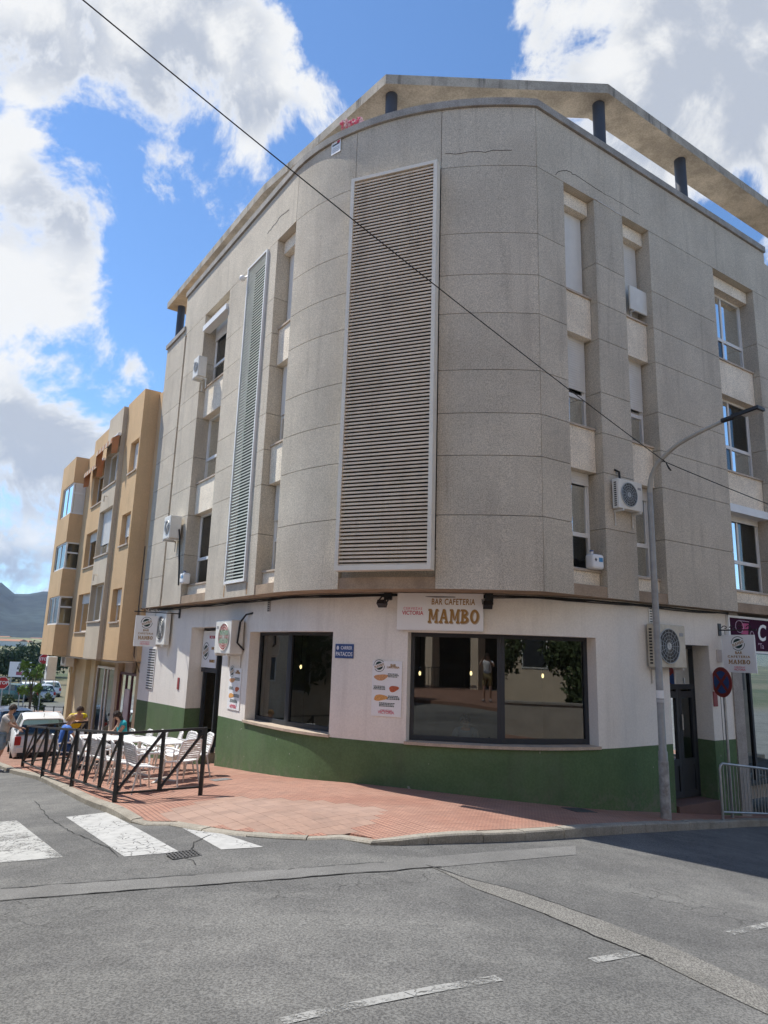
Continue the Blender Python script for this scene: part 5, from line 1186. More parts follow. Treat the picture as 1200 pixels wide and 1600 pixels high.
fz = ((FL.at(107, 803, -.95)[1], FL.at(107, 760, -.95)[1]), (FL.at(96, 889, -.95)[1], FL.at(96, 850, -.95)[1]), (FL.at(83, 976, -.95)[1], FL.at(83, 933, -.95)[1]))
z = OBZ
for a, b in sorted(fz): mb.fbox(FL, 13.9, 16.45, -.95, 0, z, a); mb.fbox(FL, 15.9, 16.45, -.95, 0, a, b); z = b
mb.fbox(FL, 13.9, 16.45, -.95, 0, z, 7.38); obj('wall_bay', mb, ORANGE, OB)
for k, (a, b) in enumerate(fz):
    w = obj('glazed_balcony', MB().fbox(FL, 13.93, 13.99, -.92, -.86, a, b).fbox(FL, 13.93, 13.99, -.02, .0, a, b).fbox(FL, 15.84, 15.9, -.92, -.86, a, b).fbox(FL, 14.85, 14.91, -.92, -.87, a, b).fbox(FL, 13.99, 15.84, -.919, -.87, a, a + .06).fbox(FL, 13.99, 15.84, -.919, -.87, b - .06, b).fbox(FL, 13.931, 13.985, -.86, -.02, a, a + .06).fbox(FL, 13.931, 13.985, -.86, -.02, b - .06, b).fbox(FL, 13.932, 13.984, -.86, -.02, b - .45, b - .39), PVC, OB)
    obj('pane', MB().add([FL(13.99, -.90, a + .05), FL(15.84, -.90, a + .05), FL(15.84, -.90, b - .05), FL(13.99, -.90, b - .05)], [(0, 1, 2, 3)]), GLASSU, w)
    if k == 0: obj('shutter', slats_mesh(lambda u, o, z: FL(13.95 + (o + .0), u, z), -.84, -.04, 0, a + .06, b - .06, .09), SHUT, w)
    else: obj('pane', MB().add([FL(13.955, -.86, a + .05), FL(13.955, -.02, a + .05), FL(13.955, -.02, b - .05), FL(13.955, -.86, b - .05)], [(0, 1, 2, 3)]), GLASSU, w)
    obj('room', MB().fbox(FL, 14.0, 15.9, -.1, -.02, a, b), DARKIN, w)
obj('rear_mass', MB().fbox(FL, 6.1, 16.4, .3, 9, OBZ, 7.3), ORANGE, OB)
obj('overhang_slab', MB().fbox(FL, 6.48, 16.4, -.43, .6, OBZ - .06, OBZ - .012), ORBEIGE, OB)
obj('ground_floor_wall', MB().fbox(FL, 6.1, 16.3, .38, .8, -5.5, OBZ - .07), OCHREY, OB)
for u in (6.2, 8.75, 11.9, 13.4, 16.0): obj('pier', MB().fbox(FL, u, u + .42, .2, .5, -5.5, OBZ - .07), OCHREY if u != 8.75 else ORBEIGE, OB)
WINE = M('shop_frame_wine', (.10, .035, .05), .5)
def shopf(u0, u1, z0, z1, mat, cuts_):
    fm = MB().fbox(FL, u0, u1, .27, .34, z1 - .08, z1).fbox(FL, u0, u1, .27, .34, z0, z0 + .1); us = [u0] + cuts_ + [u1]
    for u in us: fm.fbox(FL, u - .035, u + .035, .268, .342, z0 + .1, z1 - .08)
    s_ = obj('shopfront', fm, mat, OB)
    for a, b in zip(us, us[1:]): obj('pane', MB().add([FL(a, .3, z0), FL(b, .3, z0), FL(b, .3, z1), FL(a, .3, z1)], [(0, 1, 2, 3)]), GLASSU, s_)
    obj('blind', MB().fbox(FL, u0, u1, .36, .375, z0, z1), M('blind_pale', (.42, .44, .42), .8, .15, 2), s_)
shopf(6.7, 8.7, -2.9, -.85, WINE, [7.35, 7.95]); shopf(9.4, 11.85, -3.3, -.75, PVC, [10.3, 10.75])
obj('shop_door', MB().fbox(FL, 7.40, 7.9, .262, .29, -2.9, -1.35), M('door_pale', (.55, .47, .48), .6), OB)
obj('roller_grille', MB().fbox(FL, 7.3, 8.1, .25, .36, -.84, -.53), M('vent_grey', (.42, .39, .36), .7), OB)
# striped awnings over two top windows
def awning(o, x0, x1, y0, lab):
    u0, u1, _, z = prect(o, x0, x1, y0, y0 + 20); r = empty('awning', FL((u0 + u1) / 2, o, z), lab, 'awning', 'striped awnings on the ochre building'); n = 10
    A1, A2 = M('awning_orange', (.42, .20, .10), .8), M('awning_cream', (.55, .45, .34), .8)
    obj('roller', MB().tube([FL(u0, o - .06, z + .12), FL(u1, o - .06, z + .12)], .06, 8), SIGNW, r, smooth=True)
    for k in range(n):
        a = u0 + (u1 - u0) * k / n; b = u0 + (u1 - u0) * (k + 1) / n
        obj('stripe', MB().add([FL(a, o - .07, z + .10), FL(b, o - .07, z + .10), FL(b, o - .28, z - .06), FL(a, o - .28, z - .06), FL(b, o - .29, z - .24), FL(a, o - .29, z - .24)], [(0, 1, 2, 3), (3, 2, 4, 5)]), (A1, A2)[k % 2], r)
    for u in (u0, u1): obj('side_flap', MB().add([FL(u, o - .05, z + .08), FL(u, o - .28, z - .06), FL(u, o - .27, z - .62), FL(u, o - .08, z - .55)], [(0, 1, 2, 3)]), A1, r)
awning(-.60, 164, 187, 696, 'orange striped awning over the top window of the beige bay'); awning(-.46, 144, 163, 732, 'orange striped awning over the top window beside the beige bay')
ac_unit(FL, .2, 90, 73, 70, 1042, 1026, 1062, 'grey air conditioner under the corner bay of the ochre building')
ac_unit(FL, .2, 118, 103, 94, 1030, 1015, 1040, 'white air conditioner under the ochre wall between the bays')
obj('drain_hook', MB().tube([FL(9.3, -.62, 5.0), FL(9.3, -.72, 5.0), FL(9.3, -.72, 4.8)], .02, 6).tube([FL(9.5, -.62, 2.3), FL(9.5, -.72, 2.3), FL(9.5, -.72, 2.1)], .02, 6), ORBEIGE, OB)
obj('facade_wire', MB().tube([FL(6.3, -.02, 3.0), FL(6.28, -.03, 1.2), FL(6.3, -.02, -.3), FL(6.15, .2, -.9), FL(6.2, .3, -1.2)], .012, 5), CABLE, OB)

# ------------------------------------------------------------------ cafe terrace
def onpav(u, o): p = FL(u, o, 0); p.z = PZ(p.x, p.y); return p
P0 = gnd(179, 1252, .11); P1 = gnd(112, 1227, .11); P3 = gnd(35, 1197, .11); PE = gnd(313, 1241, .11)
for p in (P0, P1, P3, PE): p.z = PZ(p.x, p.y)
P2 = gnd(66, 1212, .11); P2.z = PZ(P2.x, P2.y)
BK = P3 + NL * 1.5; BK.z = PZ(BK.x, BK.y)
UPV = Vector((0, 0, 1)); FH = 1.06
FNC = empty('terrace_railing', P0, 'black painted steel railing with slanting bars round the cafe terrace', 'railing')
for p in (P0, P1, P2, P3, PE, BK): obj('post', MB().bar(p - UPV * .03, p + UPV * FH, .06, .06, up=(1, 0, 0)), BLACKM, FNC)
def fpanel(a, b, n, flip):
    obj('top_rail', MB().bar(a + UPV * (FH - .02), b + UPV * (FH - .02), .05, .04), BLACKM, FNC); obj('bottom_rail', MB().bar(a + UPV * .13, b + UPV * .13, .04, .03), BLACKM, FNC)
    for k in range(n):
        p, q = a.lerp(b, k / n), a.lerp(b, (k + 1) / n)
        if k: obj('upright', MB().bar(p + UPV * .14, p + UPV * (FH - .04), .05, .05, up=(1, 0, 0)), BLACKM, FNC)
        s_, e_ = (q, p) if flip else (p, q); obj('brace', MB().bar(s_ + UPV * .14, e_ + UPV * (FH - .04), .055, .04, up=(1, 0, 0)), BLACKM, FNC)
fpanel(P0, P1, 3, True); fpanel(P1, P2, 3, True); fpanel(P2, P3, 2, True); fpanel(P0, PE, 2, False); fpanel(P3, BK, 3, False)
# chair prototype (own axes: faces +y)
CHM = WHITEP; CHL = M('chair_leg_alu', (.62, .60, .56), .4, .05, 6)
def make_chair(p, rz, label):
    r = empty('terrace_chair', p, label, 'chair', 'white chairs on the cafe terrace', rz)
    mb = MB(); n = 6
    for j in range(n + 1):
        y = -.20 + .42 * j / n; z = .44 + .02 * math.cos(j / n * math.pi) - (.03 if j == n else 0)
        for x in (-.22, -.1, 0, .1, .22): mb.v.append((x * (1 - .05 * (j == 0)), y, z - .012 * (1 - (x / .22) ** 2)))
    mb.f = [(j * 5 + i, j * 5 + i + 1, j * 5 + i + 6, j * 5 + i + 5) for j in range(n) for i in range(4)]; mb.m = [0] * len(mb.f)
    o = obj('seat', mb, CHM, r, fix=False); md = o.modifiers.new('s', 'SOLIDIFY'); md.thickness = .022
    obj('back_frame', MB().tube([(-.21, -.20, .44), (-.225, -.27, .66), (-.20, -.30, .80), (-.12, -.315, .83), (.12, -.315, .83), (.20, -.30, .80), (.225, -.27, .66), (.21, -.20, .44)], .017, 7), CHM, r, smooth=True)
    for k in range(9):
        t = k / 8; z = .50 + .31 * t; y = -.215 - .09 * t; w = .215 - (.02 if k == 8 else 0)
        obj('back_slat', MB().hexa([(-w, y, z - .014), (w, y, z - .014), (w, y - .012, z - .014), (-w, y - .012, z - .014), (-w, y - .004, z + .016), (w, y - .004, z + .016), (w, y - .016, z + .016), (-w, y - .016, z + .016)]), CHM, r)
    for s_ in (-1, 1):
        obj('armrest', MB().tube([(s_ * .225, -.26, .64), (s_ * .25, -.10, .665), (s_ * .255, .12, .66), (s_ * .245, .19, .62), (s_ * .23, .21, .45)], [.016, .02, .022, .018, .016], 7), CHM, r, smooth=True)
        obj('leg', MB().tube([(s_ * .205, .19, .44), (s_ * .245, .25, .0)], [.02, .014], 7), CHL, r, smooth=True); obj('leg', MB().tube([(s_ * .20, -.19, .44), (s_ * .235, -.29, .0)], [.02, .014], 7), CHL, r, smooth=True)
    return r
def make_table(p, rz, label):
    r = empty('terrace_table', p, label, 'table', 'white tables on the cafe terrace', rz)
    obj('table_top', MB().box(-.36, .36, -.36, .36, .715, .74), WHITEP, r, bevel=.008); obj('column', MB().tube([(0, 0, .05), (0, 0, .715)], .03, 10), CHL, r, smooth=True)
    for k in range(4): t = k * math.pi / 2 + math.pi / 4; obj('foot', MB().bar((0, 0, .05), (.33 * math.cos(t), .33 * math.sin(t), .02), .05, .03), CHL, r)
    return r
ang = lambda v: math.atan2(-v.x, v.y)          # rz that turns +y towards v
inw, outw, up_st, dn_st = ang(NL), ang(-NL), ang(DL), ang(-DL)
tables = [(-1.1, -1.35), (.4, -1.35), (1.9, -1.38), (3.75, -1.45)]
tl = ('white square table nearest the corner of the railing', 'white square table second from the corner of the railing', 'white square table third from the corner of the railing', 'white square table between the child in blue and the woman in turquoise')
tp = None
for (u, o), lab in zip(tables, tl):
    if tp is None: tp = make_table(onpav(u, o), inw + .05, lab)
    else:
        c = copy_tree(tp); c.location = onpav(u, o); c.rotation_euler.z = inw + random.uniform(-.1, .1); c['label'] = lab
cp_ = None
chairs = [(-2.05, -1.30, up_st + .25, 'white armchair with its back to the street corner at the end table'), (-2.3, -2.05, inw + .15, 'white armchair tucked in beside the railing corner post'), (-1.0, -.66, outw - .1, 'white armchair on the wall side of the end table'),
          (-1.2, -2.03, inw - .15, 'white armchair on the railing side of the end table'), (-.35, -2.05, inw, 'white armchair by the railing between the first two tables'), (-.1, -.68, outw + .1, 'white armchair by the wall between the first two tables'),
          (.5, -2.0, inw + .2, 'white armchair on the railing side of the second table'), (1.35, -2.06, inw, 'white armchair by the railing between the second and third tables'), (.75, -.66, outw - .2, 'white armchair on the wall side of the second table'), (1.8, -.68, outw + .15, 'white armchair on the wall side of the third table'),
          (2.2, -2.04, inw - .1, 'white armchair on the railing side of the third table'), (3.8, -2.12, inw + .1, 'white armchair the child in blue sits on'), (4.0, -.80, outw, 'white armchair the woman in turquoise sits on'), (4.85, -1.6, ang(-DL + NL * .2), 'white armchair beside the far end railing'), (2.75, -.72, outw, 'white armchair by the wall next to the woman in turquoise')]
for u, o, rz, lab in chairs:
    if cp_ is None: cp_ = make_chair(onpav(u, o), rz, lab)
    else: c = copy_tree(cp_); c.location = onpav(u, o); c.rotation_euler.z = rz; c['label'] = lab
def cup(p, lab):
    r = empty('drinking_glass', p, lab, 'glass'); obj('glass_wall', MB().tube([p, p + UPV * .12], [.028, .034], 12, cap=False), GLASSU, r, smooth=True); obj('drink', MB().tube([p + UPV * .005, p + UPV * .08], [.026, .031], 12), M('drink_amber', (.5, .2, .05), .3), r)
q = onpav(3.7, -1.3) + UPV * .74; cup(q, 'glass of amber drink on the table of the woman in turquoise')

# ------------------------------------------------------------------ people
def skin(name, V, E, mat, parent, sub=1):
    names = list(V); me = bpy.data.meshes.new(name); me.from_pydata([V[k][0] for k in names], [(names.index(a), names.index(b)) for a, b in E], [])
    me.materials.append(mat); o = link(name, me, parent); bm = bmesh.new(); bm.from_mesh(me); lay = bm.verts.layers.skin.verify()
    for v, k in zip(bm.verts, names):
        r_ = V[k][1]; v[lay].radius = (r_, r_) if not isinstance(r_, tuple) else r_
        v[lay].use_root = (k == names[0])
    bm.to_mesh(me); bm.free()
    md = o.modifiers.new('skin', 'SKIN'); md.use_smooth_shade = True; s = o.modifiers.new('sub', 'SUBSURF'); s.levels = s.render_levels = sub + 1
    return o
def mid(a, b, t): return tuple(a[i] + (b[i] - a[i]) * t for i in range(3))
def person(p, rz, J, label, shirt, pants, hair, shoe, long_hair=0, pants_to=1.0, sleeve=.55, scale=1.0, skin_m=None, hold=None):
    sm = skin_m or SKIN
    J = {k: tuple(c * scale for c in v) for k, v in J.items()}; s = scale
    r = empty('person', p, label, 'person', None, rz)
    V = {'pel': (J['pel'], .12 * s), 'sp': (mid(J['pel'], J['chest'], .5), .115 * s), 'chest': (J['chest'], (.15 * s, .12 * s)), 'nk0': (mid(J['chest'], J['neck'], .75), .075 * s), 'neck': (J['neck'], .052 * s), 'jaw': (mid(J['neck'], J['head'], .45), .066 * s), 'face': (mid(J['neck'], J['head'], .75), .082 * s), 'head': (J['head'], .078 * s)}
    E = [('pel', 'sp'), ('sp', 'chest'), ('chest', 'nk0'), ('nk0', 'neck'), ('neck', 'jaw'), ('jaw', 'face'), ('face', 'head')]
    for q in 'LR':
        V['sh' + q] = (J['sh' + q], .058 * s); V['el' + q] = (J['el' + q], .042 * s); V['wr' + q] = (mid(J['el' + q], J['ha' + q], .82), .029 * s); V['ha' + q] = (J['ha' + q], (.040 * s, .022 * s))
        E += [('nk0', 'sh' + q), ('sh' + q, 'el' + q), ('el' + q, 'wr' + q), ('wr' + q, 'ha' + q)]
        d = (Vector(J['ha' + q]) - Vector(J['el' + q])).normalized(); x = d.cross(Vector((0, 0, 1))); x = x.normalized() if x.length > .05 else Vector((1, 0, 0)); dn = Vector((0, 0, -1)) * .35
        for k in range(4):
            b0 = Vector(J['ha' + q]) + x * (k - 1.5) * .019 * s + d * .02 * s; L = (.062, .074, .07, .054)[k] * s
            V[f'f{q}{k}a'] = (tuple(b0 + d * L * .55), .0095 * s); V[f'f{q}{k}b'] = (tuple(b0 + d * L * .85 + dn * L * .6), .008 * s); E += [('ha' + q, f'f{q}{k}a'), (f'f{q}{k}a', f'f{q}{k}b')]
        th = Vector(mid(J['el' + q], J['ha' + q], .92)) + x * (.035 if q == 'L' else -.035) * s; V[f't{q}a'] = (tuple(th), .012 * s); V[f't{q}b'] = (tuple(th + d * .045 * s + x * (.012 if q == 'L' else -.012) * s), .009 * s); E += [('wr' + q, f't{q}a'), (f't{q}a', f't{q}b')]
        V['hip' + q] = (J['hip' + q], .085 * s); V['kn' + q] = (J['kn' + q], .056 * s); V['an' + q] = (J['an' + q], .038 * s); V['to' + q] = (J['to' + q], .030 * s)
        E += [('pel', 'hip' + q), ('hip' + q, 'kn' + q), ('kn' + q, 'an' + q), ('an' + q, 'to' + q)]
    skin('body', V, E, sm, r)
    C = {'pel': (J['pel'], (.155 * s, .135 * s)), 'sp': (mid(J['pel'], J['chest'], .5), (.16 * s, .135 * s)), 'chest': (J['chest'], (.175 * s, .135 * s)), 'nk': (mid(J['chest'], J['neck'], .72), .095 * s)}; CE = [('pel', 'sp'), ('sp', 'chest'), ('chest', 'nk')]
    for q in 'LR':
        C['sh' + q] = (J['sh' + q], .078 * s); C['sl' + q] = (mid(J['sh' + q], J['el' + q], sleeve), .066 * s); CE += [('nk', 'sh' + q), ('sh' + q, 'sl' + q)]
    skin('shirt', C, CE, shirt, r)
    T = {'pel': (mid(J['pel'], J['chest'], -.08), (.15 * s, .135 * s))}; TE = []
    for q in 'LR':
        T['hip' + q] = (J['hip' + q], .108 * s); T['kn' + q] = (mid(J['hip' + q], J['kn' + q], min(1, pants_to * 1.0)), .085 * s if pants_to < 1 else .074 * s); TE += [('pel', 'hip' + q), ('hip' + q, 'kn' + q)]
        if pants_to >= 1: T['an' + q] = (mid(J['kn' + q], J['an' + q], .93), .062 * s); TE += [('kn' + q, 'an' + q)]
    skin('trousers', T, TE, pants, r)
    h = Vector(J['head']); nk = Vector(J['neck']); up = (h - nk).normalized(); fw = Vector(J.get('look', (0, 1, 0))); fw = (fw - up * fw.dot(up)).normalized(); sd_ = fw.cross(up); c = nk.lerp(h, .72)
    hm = MB(); R1 = .108 * s; nu, nv = 18, 10; k0 = 0
    for i in range(nv + 1):
        ph = (.62 + long_hair * .12) * math.pi * i / nv
        for j in range(nu):
            t = 2 * math.pi * j / nu; front = max(0, math.cos(t)); phx = ph * (1 - .42 * front ** 1.5); rr = R1 * (1 + .05 * math.sin(7 * t + i) + random.uniform(-.02, .02))
            v = c + up * (math.cos(phx) * rr * 1.12 + .012 * s) + fw * (math.sin(phx) * math.cos(t) * rr * .98 - .006) + sd_ * (math.sin(phx) * math.sin(t) * rr * .90)
            if long_hair and front < .25 and i > nv * .6: v -= up * (long_hair * .16 * s * (i / nv - .6) / .4)
            hm.v.append(tuple(v))
    hm.f = [(i * nu + j, i * nu + (j + 1) % nu, (i + 1) * nu + (j + 1) % nu, (i + 1) * nu + j) for i in range(nv) for j in range(nu)]; hm.m = [0] * len(hm.f); obj('hair', hm, hair, r, smooth=False)
    nz = nk.lerp(h, .66); obj('nose', MB().ball(tuple(nz + fw * .088 * s), .016 * s, 8, 6, sq=(1, 1, 1.5)), sm, r, smooth=True)
    for q in (-1, 1):
        obj('ear', MB().ball(tuple(nz + sd_ * q * .082 * s), .024 * s, 8, 6, sq=(.5, .8, 1.2)), sm, r, smooth=True); obj('eye', MB().ball(tuple(nz + up * .022 * s + fw * .076 * s + sd_ * q * .03 * s), .010 * s, 8, 6), M('eye_dark', (.04, .03, .025), .3), r)
    obj('mouth', MB().bar(nz - up * .045 * s + fw * .080 * s - sd_ * .02 * s, nz - up * .045 * s + fw * .080 * s + sd_ * .02 * s, .008, .008), M('lips', (.42, .17, .14), .5), r)
    for q in 'LR':
        a, b_ = Vector(J['an' + q]), Vector(J['to' + q]); d = (b_ - a); d.z = 0; d = d.normalized() if d.length > .01 else Vector((0, 1, 0)); e = a - d * .06 * s; m_ = MB()
        zf = min(a.z - .075 * s, b_.z - .02 * s); S_ = Vector((-d.y, d.x, 0)) * .045 * s; pts = [e - S_, e + S_, e + d * .27 * s + S_, e + d * .27 * s - S_]
        m_.hexa([Vector((w.x, w.y, zf)) for w in pts] + [Vector((w.x, w.y, zf + (.095 if i < 2 else .055) * s)) for i, w in enumerate(pts)]); obj('shoe', m_, shoe, r, bevel=.02)
    return r
ST = dict(pel=(0, 0, .93), chest=(0, .0, 1.28), neck=(0, .02, 1.47), head=(0, .05, 1.66), shL=(-.20, 0, 1.40), elL=(-.26, -.03, 1.12), haL=(-.25, .08, .87), shR=(.20, 0, 1.40), elR=(.26, -.03, 1.12), haR=(.25, .08, .87),
          hipL=(-.09, 0, .90), knL=(-.11, .02, .50), anL=(-.12, -.01, .095), toL=(-.13, .14, .045), hipR=(.09, 0, .90), knR=(.11, .02, .50), anR=(.12, -.01, .095), toR=(.13, .14, .045))
SI = dict(pel=(0, -.08, .52), chest=(0, -.06, .88), neck=(0, .0, 1.07), head=(0, .06, 1.25), shL=(-.19, -.04, 1.0), elL=(-.24, .12, .76), haL=(-.12, .36, .78), shR=(.19, -.04, 1.0), elR=(.24, .12, .76), haR=(.12, .36, .78),
          hipL=(-.09, -.04, .50), knL=(-.12, .36, .50), anL=(-.13, .30, .095), toL=(-.14, .45, .045), hipR=(.09, -.04, .50), knR=(.12, .36, .50), anR=(.13, .30, .095), toR=(.14, .45, .045))
HBR = M('hair_brown', (.06, .035, .022), .6, .25, 60); HBL = M('hair_blond', (.40, .24, .10), .6, .25, 60); HDK = M('hair_dark', (.03, .016, .012), .55, .25, 60); HSH = M('hair_cropped', (.07, .05, .04), .8, .2, 60)
mp = gnd(9, 1199, .0); mp.z = G(mp.x, mp.y); fe = (P3 - mp); 
MJ = dict(ST); MJ.update(chest=(0, .05, 1.28), neck=(0, .12, 1.47), head=(0, .19, 1.655), shR=(.20, .05, 1.40), elR=(.24, .30, 1.20), haR=(.18, .56, 1.14), shL=(-.20, .05, 1.40), elL=(-.22, .22, 1.15), haL=(-.12, .40, 1.05), anL=(-.13, -.22, .095), toL=(-.14, -.08, .045), knL=(-.11, -.02, .50), look=(.1, 1, -.25))
tgt = Vector((P3.x, P3.y, 0)) - Vector((mp.x, mp.y, 0)); 
mpos = Vector((P3.x, P3.y, 0)) - Vector((1, .05, 0)).normalized() * .62; mpos.z = G(mpos.x, mpos.y)
person(mpos, ang(Vector((1, .10, 0))), MJ, 'man in pale grey T-shirt and denim shorts leaning a hand on the railing end', M('shirt_pale', (.55, .51, .47), .9, .08, 12), M('shorts_denim', (.26, .32, .38), .9, .12, 14), HSH, M('shoe_grey', (.3, .3, .31), .7), pants_to=.92, sleeve=.7)
YJ = dict(ST); YJ.update(pel=(0, -.15, .88), chest=(0, .12, 1.14), neck=(0, .26, 1.27), head=(0, .36, 1.43), shL=(-.20, .12, 1.23), elL=(-.24, .28, 1.08), haL=(.02, .40, 1.10), shR=(.20, .12, 1.23), elR=(.24, .28, 1.08), haR=(-.02, .42, 1.11), hipL=(-.09, -.15, .86), hipR=(.09, -.15, .86), look=(.15, 1, -.7))
yp = BK - NL * .2 + DL * .42; yp.z = PZ(yp.x, yp.y)
person(yp, ang(-DL), YJ, 'person in a bright yellow T-shirt leaning on the far railing', M('shirt_yellow', (.72, .58, .03), .85, .06, 12), M('trouser_dark', (.05, .05, .06), .9), HBR, M('shoe_grey', (.3, .3, .31), .7), sleeve=.6)
bj = dict(SI); bj.update(elL=(-.30, .02, .74), haL=(-.20, .2, .62), look=(0, 1, -.1))
person(onpav(3.8, -2.12), inw + .1, bj, 'blond child in blue shirt and jeans seated with back to the railing', M('shirt_blue', (.06, .16, .48), .85, .08, 12), M('jeans_blue', (.035, .075, .18), .9, .12, 14), HBL, M('shoe_dark', (.05, .05, .05), .7), scale=.97, sleeve=.5)
tj = dict(SI); tj.update(chest=(0, -.02, .88), neck=(0, .06, 1.07), head=(0, .15, 1.23), look=(-.5, 1, -.4))
person(onpav(4.0, -.80), outw, tj, 'woman with long dark hair in turquoise top seated at a terrace table', M('shirt_turquoise', (.03, .38, .44), .85, .06, 12), M('trouser_dark', (.05, .05, .06), .9), HDK, M('shoe_dark', (.05, .05, .05), .7), long_hair=1.3, sleeve=.35)

# ------------------------------------------------------------------ cars (own axes: nose towards +y)
TYRE = M('tyre', (.02, .02, .02), .85); RIM = M('rim_silver', (.5, .5, .5), .35, metal=.8); LAMPR = M('tail_lamp_red', (.35, .02, .02), .25, .1, 20); PLATE_ = M('number_plate', (.7, .7, .66), .4); BUMP = M('bumper_black', (.03, .03, .03), .6)
def car(p, rz, paint, label, group=None, L=4.0, Wd=1.72, H=1.45, simple=False):
    r = empty('parked_car', p, label, 'car', group, rz); hw = Wd / 2
    st = [(-.5, .30, .62, .80), (-.495, .27, .80, .93), (-.46, .22, .96, .985), (-.36, .20, .98, 1.0), (-.1, .19, .96, 1.0), (.15, .19, .94, 1.0), (.30, .20, .88, .99), (.42, .22, .78, .95), (.485, .26, .64, .86), (.5, .32, .55, .74)]
    mb = MB(); n = 8
    for (f, zb_, zt_, w) in st:
        ring_ = [(-w * hw * .92, zb_), (-w * hw, zb_ + .18), (-w * hw * 1.0, zt_ - .16), (-w * hw * .93, zt_ - .02), (w * hw * .93, zt_ - .02), (w * hw, zt_ - .16), (w * hw, zb_ + .18), (w * hw * .92, zb_)]
        for x, z in ring_: mb.v.append((x, f * L, z * H / 1.45))
    for i in range(len(st) - 1):
        for j in range(n): a = i * n; mb.f.append((a + j, a + (j + 1) % n, a + n + (j + 1) % n, a + n + j))
    mb.f += [tuple(reversed(range(n))), tuple((len(st) - 1) * n + j for j in range(n))]; mb.m = [0] * len(mb.f)
    o = obj('body', mb, paint, r, smooth=True); 
    g = [(-.475, .93, .955, .90, .82), (-.38, .93, 1.36, .90, .70), (-.30, .93, 1.43, .90, .69), (-.05, .92, 1.45, .90, .69), (.08, .92, 1.42, .90, .68), (.26, .88, .92, .88, .78)]
    gm_ = MB()
    for f, z0, z1, w0, w1 in g: gm_.v += [(-w0 * hw, f * L, z0 * H / 1.45), (-w1 * hw, f * L, z1 * H / 1.45), (w1 * hw, f * L, z1 * H / 1.45), (w0 * hw, f * L, z0 * H / 1.45)]
    for i in range(len(g) - 1):
        for j in range(3): a = i * 4; gm_.f.append((a + j, a + j + 1, a + 4 + j + 1, a + 4 + j))
    gm_.f += [(0, 1, 2, 3), (20, 21, 22, 23)]; gm_.m = [0] * len(gm_.f); obj('windows', gm_, GLASSC, r)
    obj('cabin_dark', MB().box(-.58, .58, -.34 * L, .12 * L, .6, .98), DARKIN, r)
    rf = MB(); e = .012
    for f, z1, w1 in ((-.385, 1.365, .705), (-.30, 1.43, .70), (-.05, 1.45, .70), (.085, 1.425, .69)): rf.v += [(-w1 * hw, f * L, z1 * H / 1.45 + e - .02), (-w1 * hw * .8, f * L, z1 * H / 1.45 + e + .012), (w1 * hw * .8, f * L, z1 * H / 1.45 + e + .012), (w1 * hw, f * L, z1 * H / 1.45 + e - .02)]
    for i in range(3):
        for j in range(3): a = i * 4; rf.f.append((a + j, a + j + 1, a + 5 + j, a + 4 + j))
    rf.m = [0] * len(rf.f); o = obj('roof', rf, paint, r, fix=False); md = o.modifiers.new('s', 'SOLIDIFY'); md.thickness = .03; md.offset = 0
    for s_ in (-1, 1):
        for a, b in (((-.475, .95, .86), (-.385, 1.36, .705)), ((.085, 1.42, .69), (.26, .91, .85)), ((-.12, .94, .90), (-.13, 1.44, .695))): obj('pillar', MB().bar((s_ * a[2] * hw, a[0] * L, a[1] * H / 1.45), (s_ * b[2] * hw, b[0] * L, b[1] * H / 1.45), .06, .05), paint, r)
        obj('tail_light', MB().box(s_ * .70 - .09, s_ * .70 + .09, -.503 * L, -.47 * L, .60, .86), LAMPR, r, bevel=.02); obj('headlight', MB().box(s_ * .58 - .14, s_ * .58 + .14, .44 * L, .492 * L, .56, .68), SIGNW, r, bevel=.02)
        obj('mirror', MB().box(s_ * .96 - .08, s_ * .96 + .08, .14 * L, .17 * L, .92, 1.04), paint, r, bevel=.02)
        for f in (-.31, .31):
            w = obj('wheel', MB().tube([(s_ * (hw - .20), f * L, .30), (s_ * (hw - .0), f * L, .30)], .30, 20), TYRE, r); obj('rim', MB().tube([(s_ * (hw - .03), f * L, .30), (s_ * (hw + .008), f * L, .30)], .19, 16), RIM, w)
    obj('rear_bumper', MB().box(-hw * .86, hw * .86, -.512 * L, -.47 * L, .36, .56), paint, r, bevel=.03); obj('bumper_strip', MB().box(-hw * .8, hw * .8, -.515 * L, -.50 * L, .26, .38), BUMP, r, bevel=.01)
    obj('number_plate', MB().box(-.26, .26, -.506 * L, -.498 * L, .66, .77), PLATE_, r); obj('aerial', MB().tube([(0, -.36 * L, 1.40), (0, -.39 * L, 1.52)], .008, 5), BUMP, r)
    return r
CW = M('car_paint_white', (.74, .74, .73), .22, .02, 2, spec=.6); CB = M('car_paint_navy', (.03, .045, .08), .2, .02, 2, spec=.6); CS = M('car_paint_silver', (.50, .52, .53), .25, .02, 2, spec=.6, metal=.4); CG = M('car_paint_green', (.03, .08, .06), .2, .02, 2, spec=.6)
def place_car(px, py, Y, rz, *a, **k): q = aty(px, py, Y); q.z = G(q.x, q.y) + .0; return car(q, rz, *a, **k)
q = aty(60, 1150, 24.5); q.z = G(q.x, q.y)
car(q, ang(DL) - .10, CW, 'white hatchback parked by the kerb behind the man in the pale shirt', None, L=3.8, Wd=1.70, H=1.40)
place_car(8, 1100, 31.5, ang(DL) + .2, CB, 'dark blue car parked beyond the white hatchback')
for px, Y, m, rz, lab in ((41, 66, CW, .6, 'white car in the distant car park left of the silver one'), (62, 63, CS, .7, 'silver car in the distant car park near the ochre building'), (14, 62, CG, 1.2, 'dark green car in the distant car park'), (75, 70, CW, .6, 'white car in the distant car park half hidden by the ochre building')):
    place_car(px, 1085, Y, rz, m, lab, 'cars in the distant car park')

